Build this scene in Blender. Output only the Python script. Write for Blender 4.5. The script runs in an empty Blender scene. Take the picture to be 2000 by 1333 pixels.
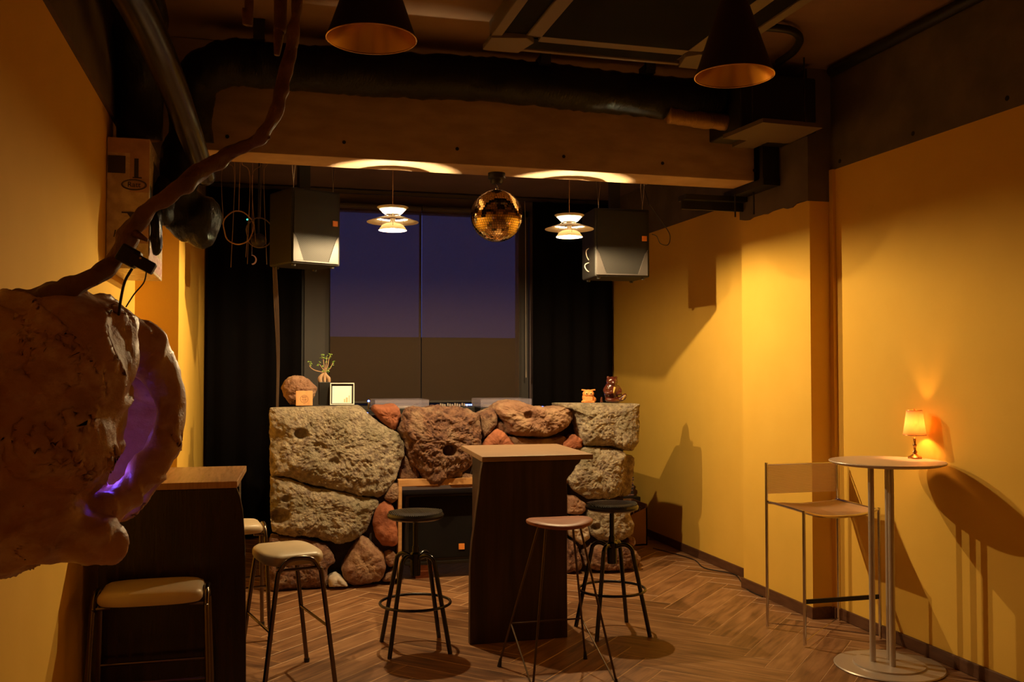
import bpy, bmesh, math, random
from mathutils import Vector, Matrix, noise
import numpy as np

# ------------------------------------------------------------------ camera
F = 1854.0; HC = 1.55
YAW = math.atan(499/F); PIT = math.atan(53.5/F)
fw = np.array([math.sin(YAW)*math.cos(PIT), math.cos(YAW)*math.cos(PIT), math.sin(PIT)])
rt = np.array([math.cos(YAW), -math.sin(YAW), 0.0]); upv = np.cross(rt, fw)
CAM = np.array([0, 0, HC])
def at(x, y, ax, v):
    """point of the place seen at photo pixel (x,y) lying on the plane axis=v"""
    r = fw*F + rt*(x-1000) - upv*(y-666.5)
    t = (v-CAM[ax])/r[ax]
    return Vector((CAM+t*r).tolist())
scn = bpy.context.scene
cd = bpy.data.cameras.new('camera'); cam = bpy.data.objects.new('camera', cd)
scn.collection.objects.link(cam); scn.camera = cam
cd.sensor_width = 36; cd.lens = F/2000*36; cd.clip_start = .05
m3 = Matrix((rt.tolist(), upv.tolist(), (-fw).tolist())).transposed()
cam.matrix_world = Matrix.Translation((0, 0, HC)) @ m3.to_4x4()

# ------------------------------------------------------------------ world (dusk sky outside), exposure
w = bpy.data.worlds.new('dusk'); scn.world = w; w.use_nodes = True
bg = w.node_tree.nodes['Background']
bg.inputs[0].default_value = (.10, .13, .50, 1); bg.inputs[1].default_value = .42
scn.view_settings.view_transform = 'Standard'; scn.view_settings.look = 'None'
scn.view_settings.exposure = 0.0; scn.view_settings.gamma = 1.0
scn.view_settings.use_curve_mapping = False
PEND_L = 25000.0          # radiance of the two pendant bulbs
LAMP_W = 2.2             # table lamp bulb, watts
ROOM_W = 4.0            # dim ceiling lamps in the room behind the camera

def light(name, loc, W, col, r, kind='POINT'):
    l = bpy.data.lights.new(name, kind); l.energy = W; l.color = col
    l.shadow_soft_size = r
    o = bpy.data.objects.new(name, l); o.location = loc; scn.collection.objects.link(o); return o
light('bar_light', (1.3, -.9, 2.6), ROOM_W, (1, .46, .21), .15)
light('bar_light', (2.6, -1.0, 2.7), ROOM_W*.4, (1, .46, .21), .15)

# ------------------------------------------------------------------ materials
def rgb(*c): return (c[0], c[1], c[2], 1)
def mat(name, col=(.5, .5, .5), rough=.6, metal=0, col2=None, scale=8, stretch=(1, 1, 1), detail=6,
        bump=0, bscale=60, bdist=.01, spec=.5, lo=.35, hi=.65, coat=0, col3=None, s3=3, emis=None, es=0, trans=0, rough2=None):
    m = bpy.data.materials.new(name); m.use_nodes = True
    nt = m.node_tree; N = nt.nodes; L = nt.links; b = N['Principled BSDF']
    b.inputs['Base Color'].default_value = rgb(*col); b.inputs['Roughness'].default_value = rough
    b.inputs['Metallic'].default_value = metal; b.inputs['Specular IOR Level'].default_value = spec
    b.inputs['Coat Weight'].default_value = coat
    b.inputs['Coat Roughness'].default_value = .15
    b.inputs['Transmission Weight'].default_value = trans
    if emis: b.inputs['Emission Color'].default_value = rgb(*emis); b.inputs['Emission Strength'].default_value = es
    if col2 or bump:
        tc = N.new('ShaderNodeTexCoord'); mp = N.new('ShaderNodeMapping'); mp.inputs['Scale'].default_value = stretch
        L.new(tc.outputs['Object'], mp.inputs[0])
    def ramp(sc, lo, hi, det=detail):
        n = N.new('ShaderNodeTexNoise'); n.inputs['Scale'].default_value = sc; n.inputs['Detail'].default_value = det
        L.new(mp.outputs[0], n.inputs[0])
        r = N.new('ShaderNodeMapRange'); r.inputs[1].default_value = lo; r.inputs[2].default_value = hi
        L.new(n.outputs[0], r.inputs[0]); return r
    if col2:
        r = ramp(scale, lo, hi)
        mx = N.new('ShaderNodeMix'); mx.data_type = 'RGBA'
        mx.inputs[6].default_value = rgb(*col); mx.inputs[7].default_value = rgb(*col2)
        L.new(r.outputs[0], mx.inputs[0]); out = mx.outputs[2]
        if rough2 is not None:
            rr = N.new('ShaderNodeMapRange'); rr.inputs[3].default_value = rough; rr.inputs[4].default_value = rough2
            L.new(r.outputs[0], rr.inputs[0]); L.new(rr.outputs[0], b.inputs['Roughness'])
        if col3:
            r3 = ramp(s3, .48, .68)
            m2 = N.new('ShaderNodeMix'); m2.data_type = 'RGBA'
            L.new(out, m2.inputs[6]); m2.inputs[7].default_value = rgb(*col3); L.new(r3.outputs[0], m2.inputs[0]); out = m2.outputs[2]
        L.new(out, b.inputs['Base Color'])
    if bump:
        n = N.new('ShaderNodeTexNoise'); n.inputs['Scale'].default_value = bscale; n.inputs['Detail'].default_value = 8
        n.inputs['Roughness'].default_value = .65
        L.new(mp.outputs[0], n.inputs[0])
        bp = N.new('ShaderNodeBump'); bp.inputs['Strength'].default_value = bump; bp.inputs['Distance'].default_value = bdist
        L.new(n.outputs[0], bp.inputs['Height']); L.new(bp.outputs[0], b.inputs['Normal'])
    return m
M = {}
M['wall'] = mat('ochre_paint', (.80, .49, .085), .85, col2=(.77, .465, .077), scale=3, bump=.15, bscale=90, bdist=.003, spec=.12)
M['conc'] = mat('raw_concrete', (.15, .11, .085), .85, col2=(.10, .075, .06), scale=4, bump=.4, bscale=30, bdist=.005)
M['beam'] = mat('beam_concrete', (.48, .33, .21), .75, col2=(.38, .25, .15), scale=5, stretch=(1, 1, 3), bump=.3, bscale=25, bdist=.004)
M['ceil'] = mat('ceiling_paint', (.24, .14, .08), .85, col2=(.20, .12, .065), scale=3)
M['rearceil'] = mat('rear_ceiling_paint', (.20, .14, .14), .8, col2=(.17, .12, .12), scale=3)
M['black'] = mat('black_satin', (.012, .011, .010), .45)
M['blackm'] = mat('black_gloss_metal', (.012, .011, .011), .22, spec=.6)
M['dark'] = mat('dark_hole', (.01, .009, .008), .9)
M['curtain'] = mat('black_curtain_cloth', (.006, .005, .005), .95, spec=.05)
M['frame'] = mat('window_frame_metal', (.075, .062, .055), .55)
M['chrome'] = mat('chrome', (.75, .72, .68), .15, metal=1)
M['steel'] = mat('brushed_steel', (.58, .50, .43), .34, metal=.45)
M['brass'] = mat('aged_brass', (.42, .22, .08), .3, metal=1)
M['rod'] = mat('dark_bronze_rod', (.10, .07, .05), .35, metal=1)
M['cream'] = mat('cream_vinyl', (.66, .52, .34), .38, col2=(.60, .47, .30), scale=7, bump=.05, bscale=300, bdist=.001)
M['vinyl'] = mat('black_ribbed_vinyl', (.020, .018, .014), .3)
M['seatwood'] = mat('reddish_seat_wood', (.34, .12, .055), .42, col2=(.24, .08, .035), scale=6, stretch=(1, 8, 1), spec=.35)
M['skirt'] = mat('baseboard_wood', (.13, .055, .025), .45, col2=(.09, .035, .016), scale=9, stretch=(6, 1, 6))
M['duct'] = mat('black_plastic_wrap', (.008, .007, .006), .15, spec=.18, bump=.6, bscale=22, bdist=.02, stretch=(3, 1, 1))
M['pipe'] = mat('grey_spiral_pipe', (.028, .022, .018), .27, spec=.5)
M['ac'] = mat('air_conditioner_plastic', (.17, .13, .10), .55)
M['grille'] = mat('dark_mesh', (.006, .005, .0045), .8, spec=.1)
M['spk'] = mat('speaker_cabinet', (.016, .014, .012), .55, spec=.3, bump=.3, bscale=200, bdist=.001)
M['logo_orange'] = mat('orange_badge', (.85, .30, .06), .4)
M['white'] = mat('white_paper', (.95, .93, .88), .6)
M['shade'] = mat('white_lacquer', (.86, .83, .78), .35)
M['bulb'] = mat('bulb_glass', (1, .9, .7), .4, emis=(1, .72, .36), es=PEND_L)
def opal():
    m = mat('opal_glass', (.9, .85, .75), .4); nt = m.node_tree; N = nt.nodes; L = nt.links
    t = N.new('ShaderNodeBsdfTranslucent'); t.inputs[0].default_value = (1, .9, .7, 1); mx = N.new('ShaderNodeMixShader'); mx.inputs[0].default_value = .15
    L.new(N['Principled BSDF'].outputs[0], mx.inputs[1]); L.new(t.outputs[0], mx.inputs[2]); L.new(mx.outputs[0], N['Material Output'].inputs[0]); return m
M['opal'] = opal()
M['cord'] = mat('cord', (.10, .06, .04), .5)
M['cordt'] = mat('tan_cord', (.35, .2, .09), .5)
M['cordw'] = mat('pale_cord', (.5, .4, .32), .4)
M['copper'] = mat('polished_copper_shade', (.85, .52, .24), .26, metal=1)
M['coneout'] = mat('cone_lacquer', (.018, .011, .007), .5)
M['mortar'] = mat('dark_mortar', (.05, .033, .024), .95, bump=.6, bscale=30)
M['rk_cream'] = mat('porous_limestone', (.74, .61, .43), .9, col2=(.36, .26, .20), scale=26, col3=(.44, .37, .24), s3=6, bump=1, bscale=60, bdist=.06, lo=.42, hi=.66, detail=12)
M['rk_brown'] = mat('brown_lava_rock', (.38, .19, .11), .9, col2=(.13, .055, .04), scale=28, col3=(.46, .29, .18), s3=10, bump=1, bscale=75, bdist=.03, detail=10)
M['rk_smooth'] = mat('smooth_brown_rock', (.36, .19, .11), .8, col2=(.22, .10, .06), scale=6, col3=(.46, .29, .17), s3=9, bump=.9, bscale=50, bdist=.02, detail=10)
M['rk_red'] = mat('red_lava_rock', (.40, .13, .055), .85, col2=(.27, .085, .04), scale=7, bump=.7, bscale=26, bdist=.02)
M['rk_white'] = mat('pale_rock', (.62, .52, .42), .85, col2=(.42, .33, .26), scale=14, bump=.6, bscale=30, bdist=.01)
M['pine'] = mat('pine_board', (.62, .34, .14), .55, col2=(.50, .25, .09), scale=6, stretch=(1, 6, 6))
M['plaque'] = mat('plaque_wood', (.78, .40, .16), .5, col2=(.66, .32, .12), scale=8, stretch=(6, 6, 1))
M['ink'] = mat('dark_ink', (.10, .04, .02), .6)
M['terracotta'] = mat('terracotta', (.85, .31, .07), .6, bump=.1, bscale=90, bdist=.002)
M['terrapale'] = mat('terracotta_pale', (.95, .50, .17), .6)
M['glaze'] = mat('brown_glazed_wood', (.085, .018, .010), .12, coat=1)
M['gold'] = mat('yellow_inlay', (.85, .55, .16), .35)
M['leaf'] = mat('green_leaf', (.22, .42, .06), .45, col2=(.35, .5, .12), scale=30)
M['stem'] = mat('plant_bark', (.42, .26, .15), .7)
M['twig'] = mat('driftwood_bark', (.26, .125, .07), .6, col2=(.14, .06, .035), scale=9, stretch=(1, 1, 1), bump=.8, bscale=22, bdist=.015, rough2=.4)
M['burl'] = mat('burl_skin', (.60, .32, .17), .36, col2=(.40, .20, .10), scale=5, stretch=(1, 1, 1.2), col3=(.66, .44, .28), s3=14, bump=.4, bscale=30, bdist=.015, lo=.3, hi=.7)
M['uv'] = mat('violet_led', (.2, .1, 1), .5, emis=(.12, .05, 1), es=3)
M['led'] = mat('blue_led', (.2, .3, 1), .5, emis=(.12, .2, 1), es=5)
M['gled'] = mat('green_led', (.1, 1, .5), .5, emis=(.05, 1, .45), es=2.5)
def acryl():
    m = mat('violet_lit_acrylic', (.55, .48, .62), .12); nt = m.node_tree; N = nt.nodes; L = nt.links  # violet-grey tint puts the violet light on the clear cover into its colour
    t = N.new('ShaderNodeBsdfTransparent'); mx = N.new('ShaderNodeMixShader'); mx.inputs[0].default_value = .82
    L.new(N['Principled BSDF'].outputs[0], mx.inputs[1]); L.new(t.outputs[0], mx.inputs[2]); L.new(mx.outputs[0], N['Material Output'].inputs[0]); return m
M['acryl'] = acryl()
M['card'] = mat('printed_card', (.62, .50, .36), .3, col2=(.85, .74, .58), scale=22, bump=.8, bscale=30, bdist=.01, rough2=.15)
M['cardp'] = mat('pink_card', (.66, .44, .36), .35, col2=(.52, .32, .26), scale=14, bump=.5, bscale=30, bdist=.006)
M['cardd'] = mat('dark_print', (.05, .04, .045), .4)
M['cardw'] = mat('pale_print', (.65, .52, .44), .5, col2=(.35, .12, .12), scale=40)
M['box'] = mat('kraft_box', (.36, .17, .07), .7)
M['sleeve'] = mat('record_sleeve', (.10, .04, .03), .5)
M['sleeve2'] = mat('record_sleeve_pale', (.30, .18, .12), .5)
M['purple'] = mat('crescent_plastic', (.50, .32, .36), .5)

def wood_table(name, c1, c2, rough):
    return mat(name, c1, rough, col2=c2, scale=3.0, stretch=(9, 9, .6), detail=9, bump=.25, bscale=14, bdist=.004)
M['tabdark'] = wood_table('dark_stained_plank', (.030, .013, .008), (.012, .005, .003), .22)
M['tabbrown'] = wood_table('brown_stained_plank', (.05, .022, .013), (.02, .009, .006), .35)
M['tabtop'] = mat('worn_table_top', (.34, .21, .12), .42, col2=(.25, .15, .085), scale=4, stretch=(1.2, 14, 1), bump=.3, bscale=10, bdist=.003)
M['tabtop2'] = mat('grooved_table_top', (.42, .23, .10), .27, col2=(.33, .17, .07), scale=4, stretch=(16, 1.2, 1), bump=.4, bscale=8, bdist=.004)
M['roundtop'] = mat('pale_laminate', (.62, .47, .36), .35)

def mesh_cane():
    m = bpy.data.materials.new('woven_cord_seat'); m.use_nodes = True; nt = m.node_tree; N = nt.nodes; L = nt.links
    b = N['Principled BSDF']; b.inputs['Base Color'].default_value = (.78, .60, .44, 1); b.inputs['Roughness'].default_value = .35
    return m
M['cane'] = mesh_cane()
def shade_mat():
    m = bpy.data.materials.new('fabric_lamp_shade'); m.use_nodes = True; nt = m.node_tree; N = nt.nodes; L = nt.links
    N.remove(N['Principled BSDF']); o = N['Material Output']
    d = N.new('ShaderNodeBsdfDiffuse'); d.inputs[0].default_value = (.9, .72, .5, 1)
    t = N.new('ShaderNodeBsdfTranslucent'); t.inputs[0].default_value = (1, .75, .45, 1)
    mx = N.new('ShaderNodeMixShader'); mx.inputs[0].default_value = .6
    L.new(d.outputs[0], mx.inputs[1]); L.new(t.outputs[0], mx.inputs[2]); L.new(mx.outputs[0], o.inputs[0]); return m
M['lshade'] = shade_mat()
def blind_mat():
    m = bpy.data.materials.new('roller_blind_cloth'); m.use_nodes = True; nt = m.node_tree; N = nt.nodes; L = nt.links
    N.remove(N['Principled BSDF']); o = N['Material Output']
    d = N.new('ShaderNodeBsdfDiffuse'); d.inputs[0].default_value = (.12, .082, .056, 1)
    t = N.new('ShaderNodeBsdfTransparent'); t.inputs[0].default_value = (1, 1, 1, 1)
    mx = N.new('ShaderNodeMixShader'); mx.inputs[0].default_value = .42
    L.new(d.outputs[0], mx.inputs[1]); L.new(t.outputs[0], mx.inputs[2]); L.new(mx.outputs[0], o.inputs[0]); return m
M['blind'] = blind_mat()
def pane_mat():
    m = bpy.data.materials.new('window_glass'); m.use_nodes = True; nt = m.node_tree; N = nt.nodes; L = nt.links
    N.remove(N['Principled BSDF']); o = N['Material Output']
    d = N.new('ShaderNodeBsdfGlossy'); d.inputs['Roughness'].default_value = .5; d.inputs[0].default_value = (.3, .3, .3, 1)
    t = N.new('ShaderNodeBsdfTransparent'); mx = N.new('ShaderNodeMixShader'); mx.inputs[0].default_value = .97
    L.new(d.outputs[0], mx.inputs[1]); L.new(t.outputs[0], mx.inputs[2]); L.new(mx.outputs[0], o.inputs[0]); return m
M['pane'] = pane_mat()
def floor_mat():
    m = bpy.data.materials.new('herringbone_planks'); m.use_nodes = True; nt = m.node_tree; N = nt.nodes; L = nt.links
    b = N['Principled BSDF']
    uv = N.new('ShaderNodeUVMap'); uv.uv_map = 'UVMap'
    mp = N.new('ShaderNodeMapping'); mp.inputs['Scale'].default_value = (2.2, 20, 1); L.new(uv.outputs[0], mp.inputs[0])
    n = N.new('ShaderNodeTexNoise'); n.inputs['Scale'].default_value = 1.4; n.inputs['Detail'].default_value = 8; n.inputs['Distortion'].default_value = .6
    L.new(mp.outputs[0], n.inputs[0])
    mp2 = N.new('ShaderNodeMapping'); mp2.inputs['Scale'].default_value = (3, 6, 1); L.new(uv.outputs[0], mp2.inputs[0])
    n2 = N.new('ShaderNodeTexNoise'); n2.inputs['Scale'].default_value = 1.6; n2.inputs['Detail'].default_value = 3; L.new(mp2.outputs[0], n2.inputs[0])
    r = N.new('ShaderNodeValToRGB'); e = r.color_ramp.elements
    e[0].position = .22; e[0].color = (.10, .042, .018, 1); e[1].position = .80; e[1].color = (.40, .21, .10, 1)
    k = r.color_ramp.elements.new(.5); k.color = (.25, .118, .052, 1)
    va = N.new('ShaderNodeAttribute'); va.attribute_name = 'pid'
    m1 = N.new('ShaderNodeMath'); m1.operation = 'MULTIPLY_ADD'; m1.inputs[1].default_value = .22; L.new(va.outputs['Fac'], m1.inputs[0]); m1.inputs[2].default_value = -.11
    m2 = N.new('ShaderNodeMath'); m2.operation = 'ADD'; L.new(n.outputs[0], m2.inputs[0]); L.new(m1.outputs[0], m2.inputs[1])
    m3_ = N.new('ShaderNodeMath'); m3_.operation = 'MULTIPLY_ADD'; m3_.inputs[1].default_value = .5; m3_.inputs[2].default_value = -.25; L.new(n2.outputs[0], m3_.inputs[0])
    m4 = N.new('ShaderNodeMath'); m4.operation = 'ADD'; L.new(m2.outputs[0], m4.inputs[0]); L.new(m3_.outputs[0], m4.inputs[1])
    L.new(m4.outputs[0], r.inputs[0]); L.new(r.outputs[0], b.inputs['Base Color'])
    b.inputs['Roughness'].default_value = .42
    bp = N.new('ShaderNodeBump'); bp.inputs['Strength'].default_value = .3; bp.inputs['Distance'].default_value = .002
    L.new(n.outputs[0], bp.inputs['Height']); L.new(bp.outputs[0], b.inputs['Normal'])
    return m
M['floor'] = floor_mat()
M['gap_glint'] = mat('plank_gap_glint', (.62, .42, .25), .5)  # pale colour paints the glints along plank gaps and edges
def mirror_mat():
    m = mat('gold_mirror_tile', (.80, .58, .28), .06, metal=1); return m
M['mirror'] = mirror_mat()
M['ballcore'] = mat('ball_core', (.10, .06, .03), .6)

# ------------------------------------------------------------------ mesh helpers
C = scn.collection
class MB:
    def __init__(s): s.v = []; s.f = []; s.m = []; s.k = 0
    def add(s, vs, fs):
        o = len(s.v); s.v += [tuple(v) for v in vs]; s.f += [tuple(i+o for i in f) for f in fs]; s.m += [s.k]*len(fs)
        return s
    def mat(s, k): s.k = k; return s
    def box(s, c, d, rz=0, rx=0, ry=0):
        R = Matrix.Rotation(rz, 3, 'Z') @ Matrix.Rotation(ry, 3, 'Y') @ Matrix.Rotation(rx, 3, 'X')
        vs = [Vector(c)+R @ Vector((x*d[0]/2, y*d[1]/2, z*d[2]/2)) for x in (-1, 1) for y in (-1, 1) for z in (-1, 1)]
        return s.add(vs, [(0, 1, 3, 2), (4, 6, 7, 5), (0, 4, 5, 1), (2, 3, 7, 6), (0, 2, 6, 4), (1, 5, 7, 3)])
    def bb(s, a, b): return s.box([(a[i]+b[i])/2 for i in range(3)], [abs(b[i]-a[i]) for i in range(3)])
    def tube(s, pts, r, n=10, closed=False, cap=True):
        P = [Vector(p) for p in pts]; k = len(P); rs = r if hasattr(r, '__len__') else [r]*k
        ref = None; vs = []
        for i in range(k):
            if closed: t = P[(i+1) % k]-P[i-1]
            else: t = P[min(i+1, k-1)]-P[max(i-1, 0)]
            if t.length < 1e-9: t = Vector((0, 0, 1))
            t.normalize()
            if ref is None: ref = t.orthogonal().normalized()
            ref = (ref-t*ref.dot(t))
            if ref.length < 1e-6: ref = t.orthogonal()
            ref.normalize(); q = t.cross(ref)
            for j in range(n):
                a = 2*math.pi*j/n; vs.append(P[i]+(ref*math.cos(a)+q*math.sin(a))*rs[i])
        fs = []
        for i in range(k if closed else k-1):
            for j in range(n):
                a = i*n+j; b = i*n+(j+1) % n; c = ((i+1) % k)*n+(j+1) % n; d = ((i+1) % k)*n+j
                fs.append((a, b, c, d))
        if cap and not closed: fs += [tuple(range(n))[::-1], tuple(range((k-1)*n, k*n))]
        return s.add(vs, fs)
    def lathe(s, prof, c=(0, 0, 0), n=32, close=False):
        vs = []; k = len(prof)
        for r, z in prof:
            for j in range(n):
                a = 2*math.pi*j/n; vs.append((c[0]+max(r, 1e-5)*math.cos(a), c[1]+max(r, 1e-5)*math.sin(a), c[2]+z))
        fs = [(i*n+j, i*n+(j+1) % n, ((i+1) % k)*n+(j+1) % n, ((i+1) % k)*n+j) for i in range(k if close else k-1) for j in range(n)]
        return s.add(vs, fs)
    def ell(s, c, r, n=20, m=12, R=None):
        vs = []; R = R or Matrix.Identity(3)
        for i in range(m+1):
            t = math.pi*i/m
            for j in range(n):
                a = 2*math.pi*j/n
                vs.append(Vector(c)+R @ Vector((r[0]*math.sin(t)*math.cos(a), r[1]*math.sin(t)*math.sin(a), r[2]*math.cos(t))))
        return s.add(vs, [(i*n+j, (i+1)*n+j, (i+1)*n+(j+1) % n, i*n+(j+1) % n) for i in range(m) for j in range(n)])
    def prism(s, poly, lo, hi, ax=2):
        """polygon in the two other axes (in xyz order) extruded along axis ax"""
        def P(p, h):
            q = list(p); q.insert(ax, h); return q
        n = len(poly); vs = [P(p, lo) for p in poly]+[P(p, hi) for p in poly]
        return s.add(vs, [tuple(range(n)), tuple(range(n, 2*n))[::-1]]+[(i, (i+1) % n, n+(i+1) % n, n+i) for i in range(n)])
    def build(s, name, m, parent=None, smooth=False, bevel=0, sub=0, solid=0, world=False, seg=2, weld=True, auto=True):
        me = bpy.data.meshes.new(name)
        vs = s.v
        if world and parent is not None:
            o = parent.location; vs = [(v[0]-o[0], v[1]-o[1], v[2]-o[2]) for v in vs]
        me.from_pydata(vs, [], s.f)
        for q in (m if isinstance(m, (list, tuple)) else [m]): me.materials.append(q)
        me.polygons.foreach_set('material_index', s.m)
        bm = bmesh.new(); bm.from_mesh(me)
        if weld: bmesh.ops.remove_doubles(bm, verts=bm.verts, dist=2e-5)
        bmesh.ops.recalc_face_normals(bm, faces=bm.faces); bm.to_mesh(me); bm.free()
        if smooth:
            me.polygons.foreach_set('use_smooth', [True]*len(me.polygons))
            if auto: me.set_sharp_from_angle(angle=math.radians(40))
        ob = bpy.data.objects.new(name, me); C.objects.link(ob)
        if parent is not None: ob.parent = parent
        if bevel:
            q = ob.modifiers.new('bevel', 'BEVEL'); q.width = bevel; q.segments = seg; q.limit_method = 'ANGLE'
        if solid:
            q = ob.modifiers.new('solid', 'SOLIDIFY'); q.thickness = solid; q.offset = 0
        if sub:
            q = ob.modifiers.new('sub', 'SUBSURF'); q.levels = sub; q.render_levels = sub
        return ob
def thing(name, label, cat, loc=(0, 0, 0), rz=0, group=None):
    o = bpy.data.objects.new(name, None); C.objects.link(o); o.empty_display_size = .1
    o.location = loc; o.rotation_euler = (0, 0, rz); o['label'] = label; o['category'] = cat
    if group: o['group'] = group
    return o
def tag(o, label, cat, group=None):
    o['label'] = label; o['category'] = cat
    if group: o['group'] = group
    return o
def struct(name, mb, m, **k):
    o = mb.build(name, m, **k); o['kind'] = 'structure'; return o
def dup(root, loc, rz, label):
    r = root.copy(); C.objects.link(r); r.location = loc; r.rotation_euler = (0, 0, rz); r['label'] = label
    for ch in list(root.children):
        c = ch.copy(); C.objects.link(c); c.parent = r
        for g in ch.children:
            d = g.copy(); C.objects.link(d); d.parent = c
    return r
def spline(pts, k=6):
    P = [Vector(p) for p in pts]; out = []
    for i in range(len(P)-1):
        a = P[max(i-1, 0)]; b = P[i]; c = P[i+1]; d = P[min(i+2, len(P)-1)]
        for j in range(k):
            t = j/k
            out.append(.5*((2*b)+(c-a)*t+(2*a-5*b+4*c-d)*t*t+(3*b-a-3*c+d)*t**3))
    out.append(P[-1]); return out
def lerp_list(vals, n):
    return [float(np.interp(i/(n-1)*(len(vals)-1), range(len(vals)), vals)) for i in range(n)]
def blob(name, mb, m, parent=None, voxel=.01, smooth=6, disp=None, world=False):
    """union of overlapping closed shapes, remeshed into one continuous skin"""
    t = mb.build(name, m, weld=False)
    q = t.modifiers.new('r', 'REMESH'); q.mode = 'VOXEL'; q.voxel_size = voxel
    q = t.modifiers.new('s', 'SMOOTH'); q.iterations = smooth; q.factor = .5
    dg = bpy.context.evaluated_depsgraph_get(); dg.update()
    me = bpy.data.meshes.new_from_object(t.evaluated_get(dg)); bpy.data.objects.remove(t)
    me.name = name
    if disp:
        for v in me.vertices: v.co = v.co + v.normal*disp(v.co)
    if world and parent is not None:
        for v in me.vertices: v.co -= parent.location
    me.polygons.foreach_set('use_smooth', [True]*len(me.polygons))
    if not me.materials: me.materials.append(m)
    o = bpy.data.objects.new(name, me); C.objects.link(o)
    if parent is not None: o.parent = parent
    return o
def text(name, s, size, m, parent, loc, rot=(math.pi/2, 0, 0), depth=.0006):
    c = bpy.data.curves.new(name, 'FONT'); c.body = s; c.size = size; c.extrude = depth; c.align_x = 'CENTER'; c.align_y = 'CENTER'
    t = bpy.data.objects.new(name, c); C.objects.link(t)
    dg = bpy.context.evaluated_depsgraph_get(); dg.update()
    me = bpy.data.meshes.new_from_object(t.evaluated_get(dg)); bpy.data.objects.remove(t)
    me.materials.clear(); me.materials.append(m)
    o = bpy.data.objects.new(name, me); C.objects.link(o); o.parent = parent; o.location = loc; o.rotation_euler = rot
    return o
PI = math.pi
XL, XR, YB, YF = -.71, 3.5, -2.6, 9.2       # left/right wall, wall behind the camera, window wall
ZC, ZB = 3.44, 2.80                          # front ceiling, underside of beams
PX, PY0, PY1 = 3.34, 5.235, 6.10             # right pilaster face and its depth range
LX = -.46                                    # left wall beyond the corner

# ================================================================== THE SHELL
def herringbone():
    n, W = 6, .148; Lq = n*W; c = s = math.sqrt(.5)
    bm = bmesh.new(); uvl = bm.loops.layers.uv.new('UVMap'); cl = bm.loops.layers.float_color.new('pid')
    rnd = random.Random(4); g = .0030; K = 75
    def plank(x, y, w, h):
        cx, cy = (x+w/2)*W, (y+h/2)*W
        X, Y = c*cx-s*cy+1.4, s*cx+c*cy+3.3
        if not (XL-.6 < X < XR+.6 and YB-.6 < Y < YF+.6): return
        hx, hy = w*W/2, h*W/2; hor = w > h
        co = []
        for e, z in ((g*.3, -.0025), (g, 0)):
            for sx, sy in ((-1, -1), (1, -1), (1, 1), (-1, 1)):
                lx, ly = cx+sx*(hx-e), cy+sy*(hy-e)
                co.append((bm.verts.new((c*lx-s*ly+1.4, s*lx+c*ly+3.3, z)), ((sx*hx, sy*hy) if hor else (sy*hy, sx*hx))))
        pid = rnd.random(); ou, ov = rnd.random()*40, rnd.random()*40
        for f in [(4, 5, 6, 7)]+[(i, (i+1) % 4, 4+(i+1) % 4, 4+i) for i in range(4)]:
            fc = bm.faces.new([co[i][0] for i in f])
            for l, i in zip(fc.loops, f):
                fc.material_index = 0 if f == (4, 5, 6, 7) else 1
                l[uvl].uv = (co[i][1][0]+ou, co[i][1][1]+ov); l[cl] = (pid, pid, pid, 1)
    for x in range(-K, K):
        for y in range(-K, K):
            k = (x-y) % (2*n)
            if k == 0: plank(x, y, n, 1)
            elif k == 2*n-1: plank(x, y, 1, n)
    for co, no in (((XL, 0, 0), (-1, 0, 0)), ((XR, 0, 0), (1, 0, 0)), ((0, YB, 0), (0, -1, 0)), ((0, YF, 0), (0, 1, 0))):
        bmesh.ops.bisect_plane(bm, geom=bm.verts[:]+bm.edges[:]+bm.faces[:], plane_co=co, plane_no=no, clear_outer=True)
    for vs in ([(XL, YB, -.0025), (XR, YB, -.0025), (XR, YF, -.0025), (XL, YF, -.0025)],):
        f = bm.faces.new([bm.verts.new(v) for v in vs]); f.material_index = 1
    vs = [bm.verts.new(v) for v in [(XL, YB, -.1), (XL, YF, -.1), (XR, YF, -.1), (XR, YB, -.1)]]; bm.faces.new(vs).material_index = 1
    me = bpy.data.meshes.new('floor'); bm.to_mesh(me); bm.free()
    me.materials.append(M['floor']); me.materials.append(M['gap_glint'])
    o = bpy.data.objects.new('floor', me); C.objects.link(o); o['kind'] = 'structure'
herringbone()
T = .15
struct('wall_right', MB().bb((XR, YB, 0), (XR+T, YF, ZB)).mat(1).bb((XR-.006, YB, ZB), (XR+T, PY0, ZC)).bb((XR-.006, PY1, ZB), (XR+T, YF, ZC)), [M['wall'], M['conc']])
struct('wall_left', MB().bb((XL-T, YB, 0), (XL, 6.1, ZB)).mat(1).bb((XL-T, YB, ZB), (XL+.02, 6.1, ZC)), [M['wall'], M['conc']])
struct('trim_12', MB().bb((XL-T, 6.1, 0), (LX, YF, ZB)).mat(1).bb((XL-T, 6.1, ZB), (LX+.004, YF, ZC)), [M['wall'], M['conc']])
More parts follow.
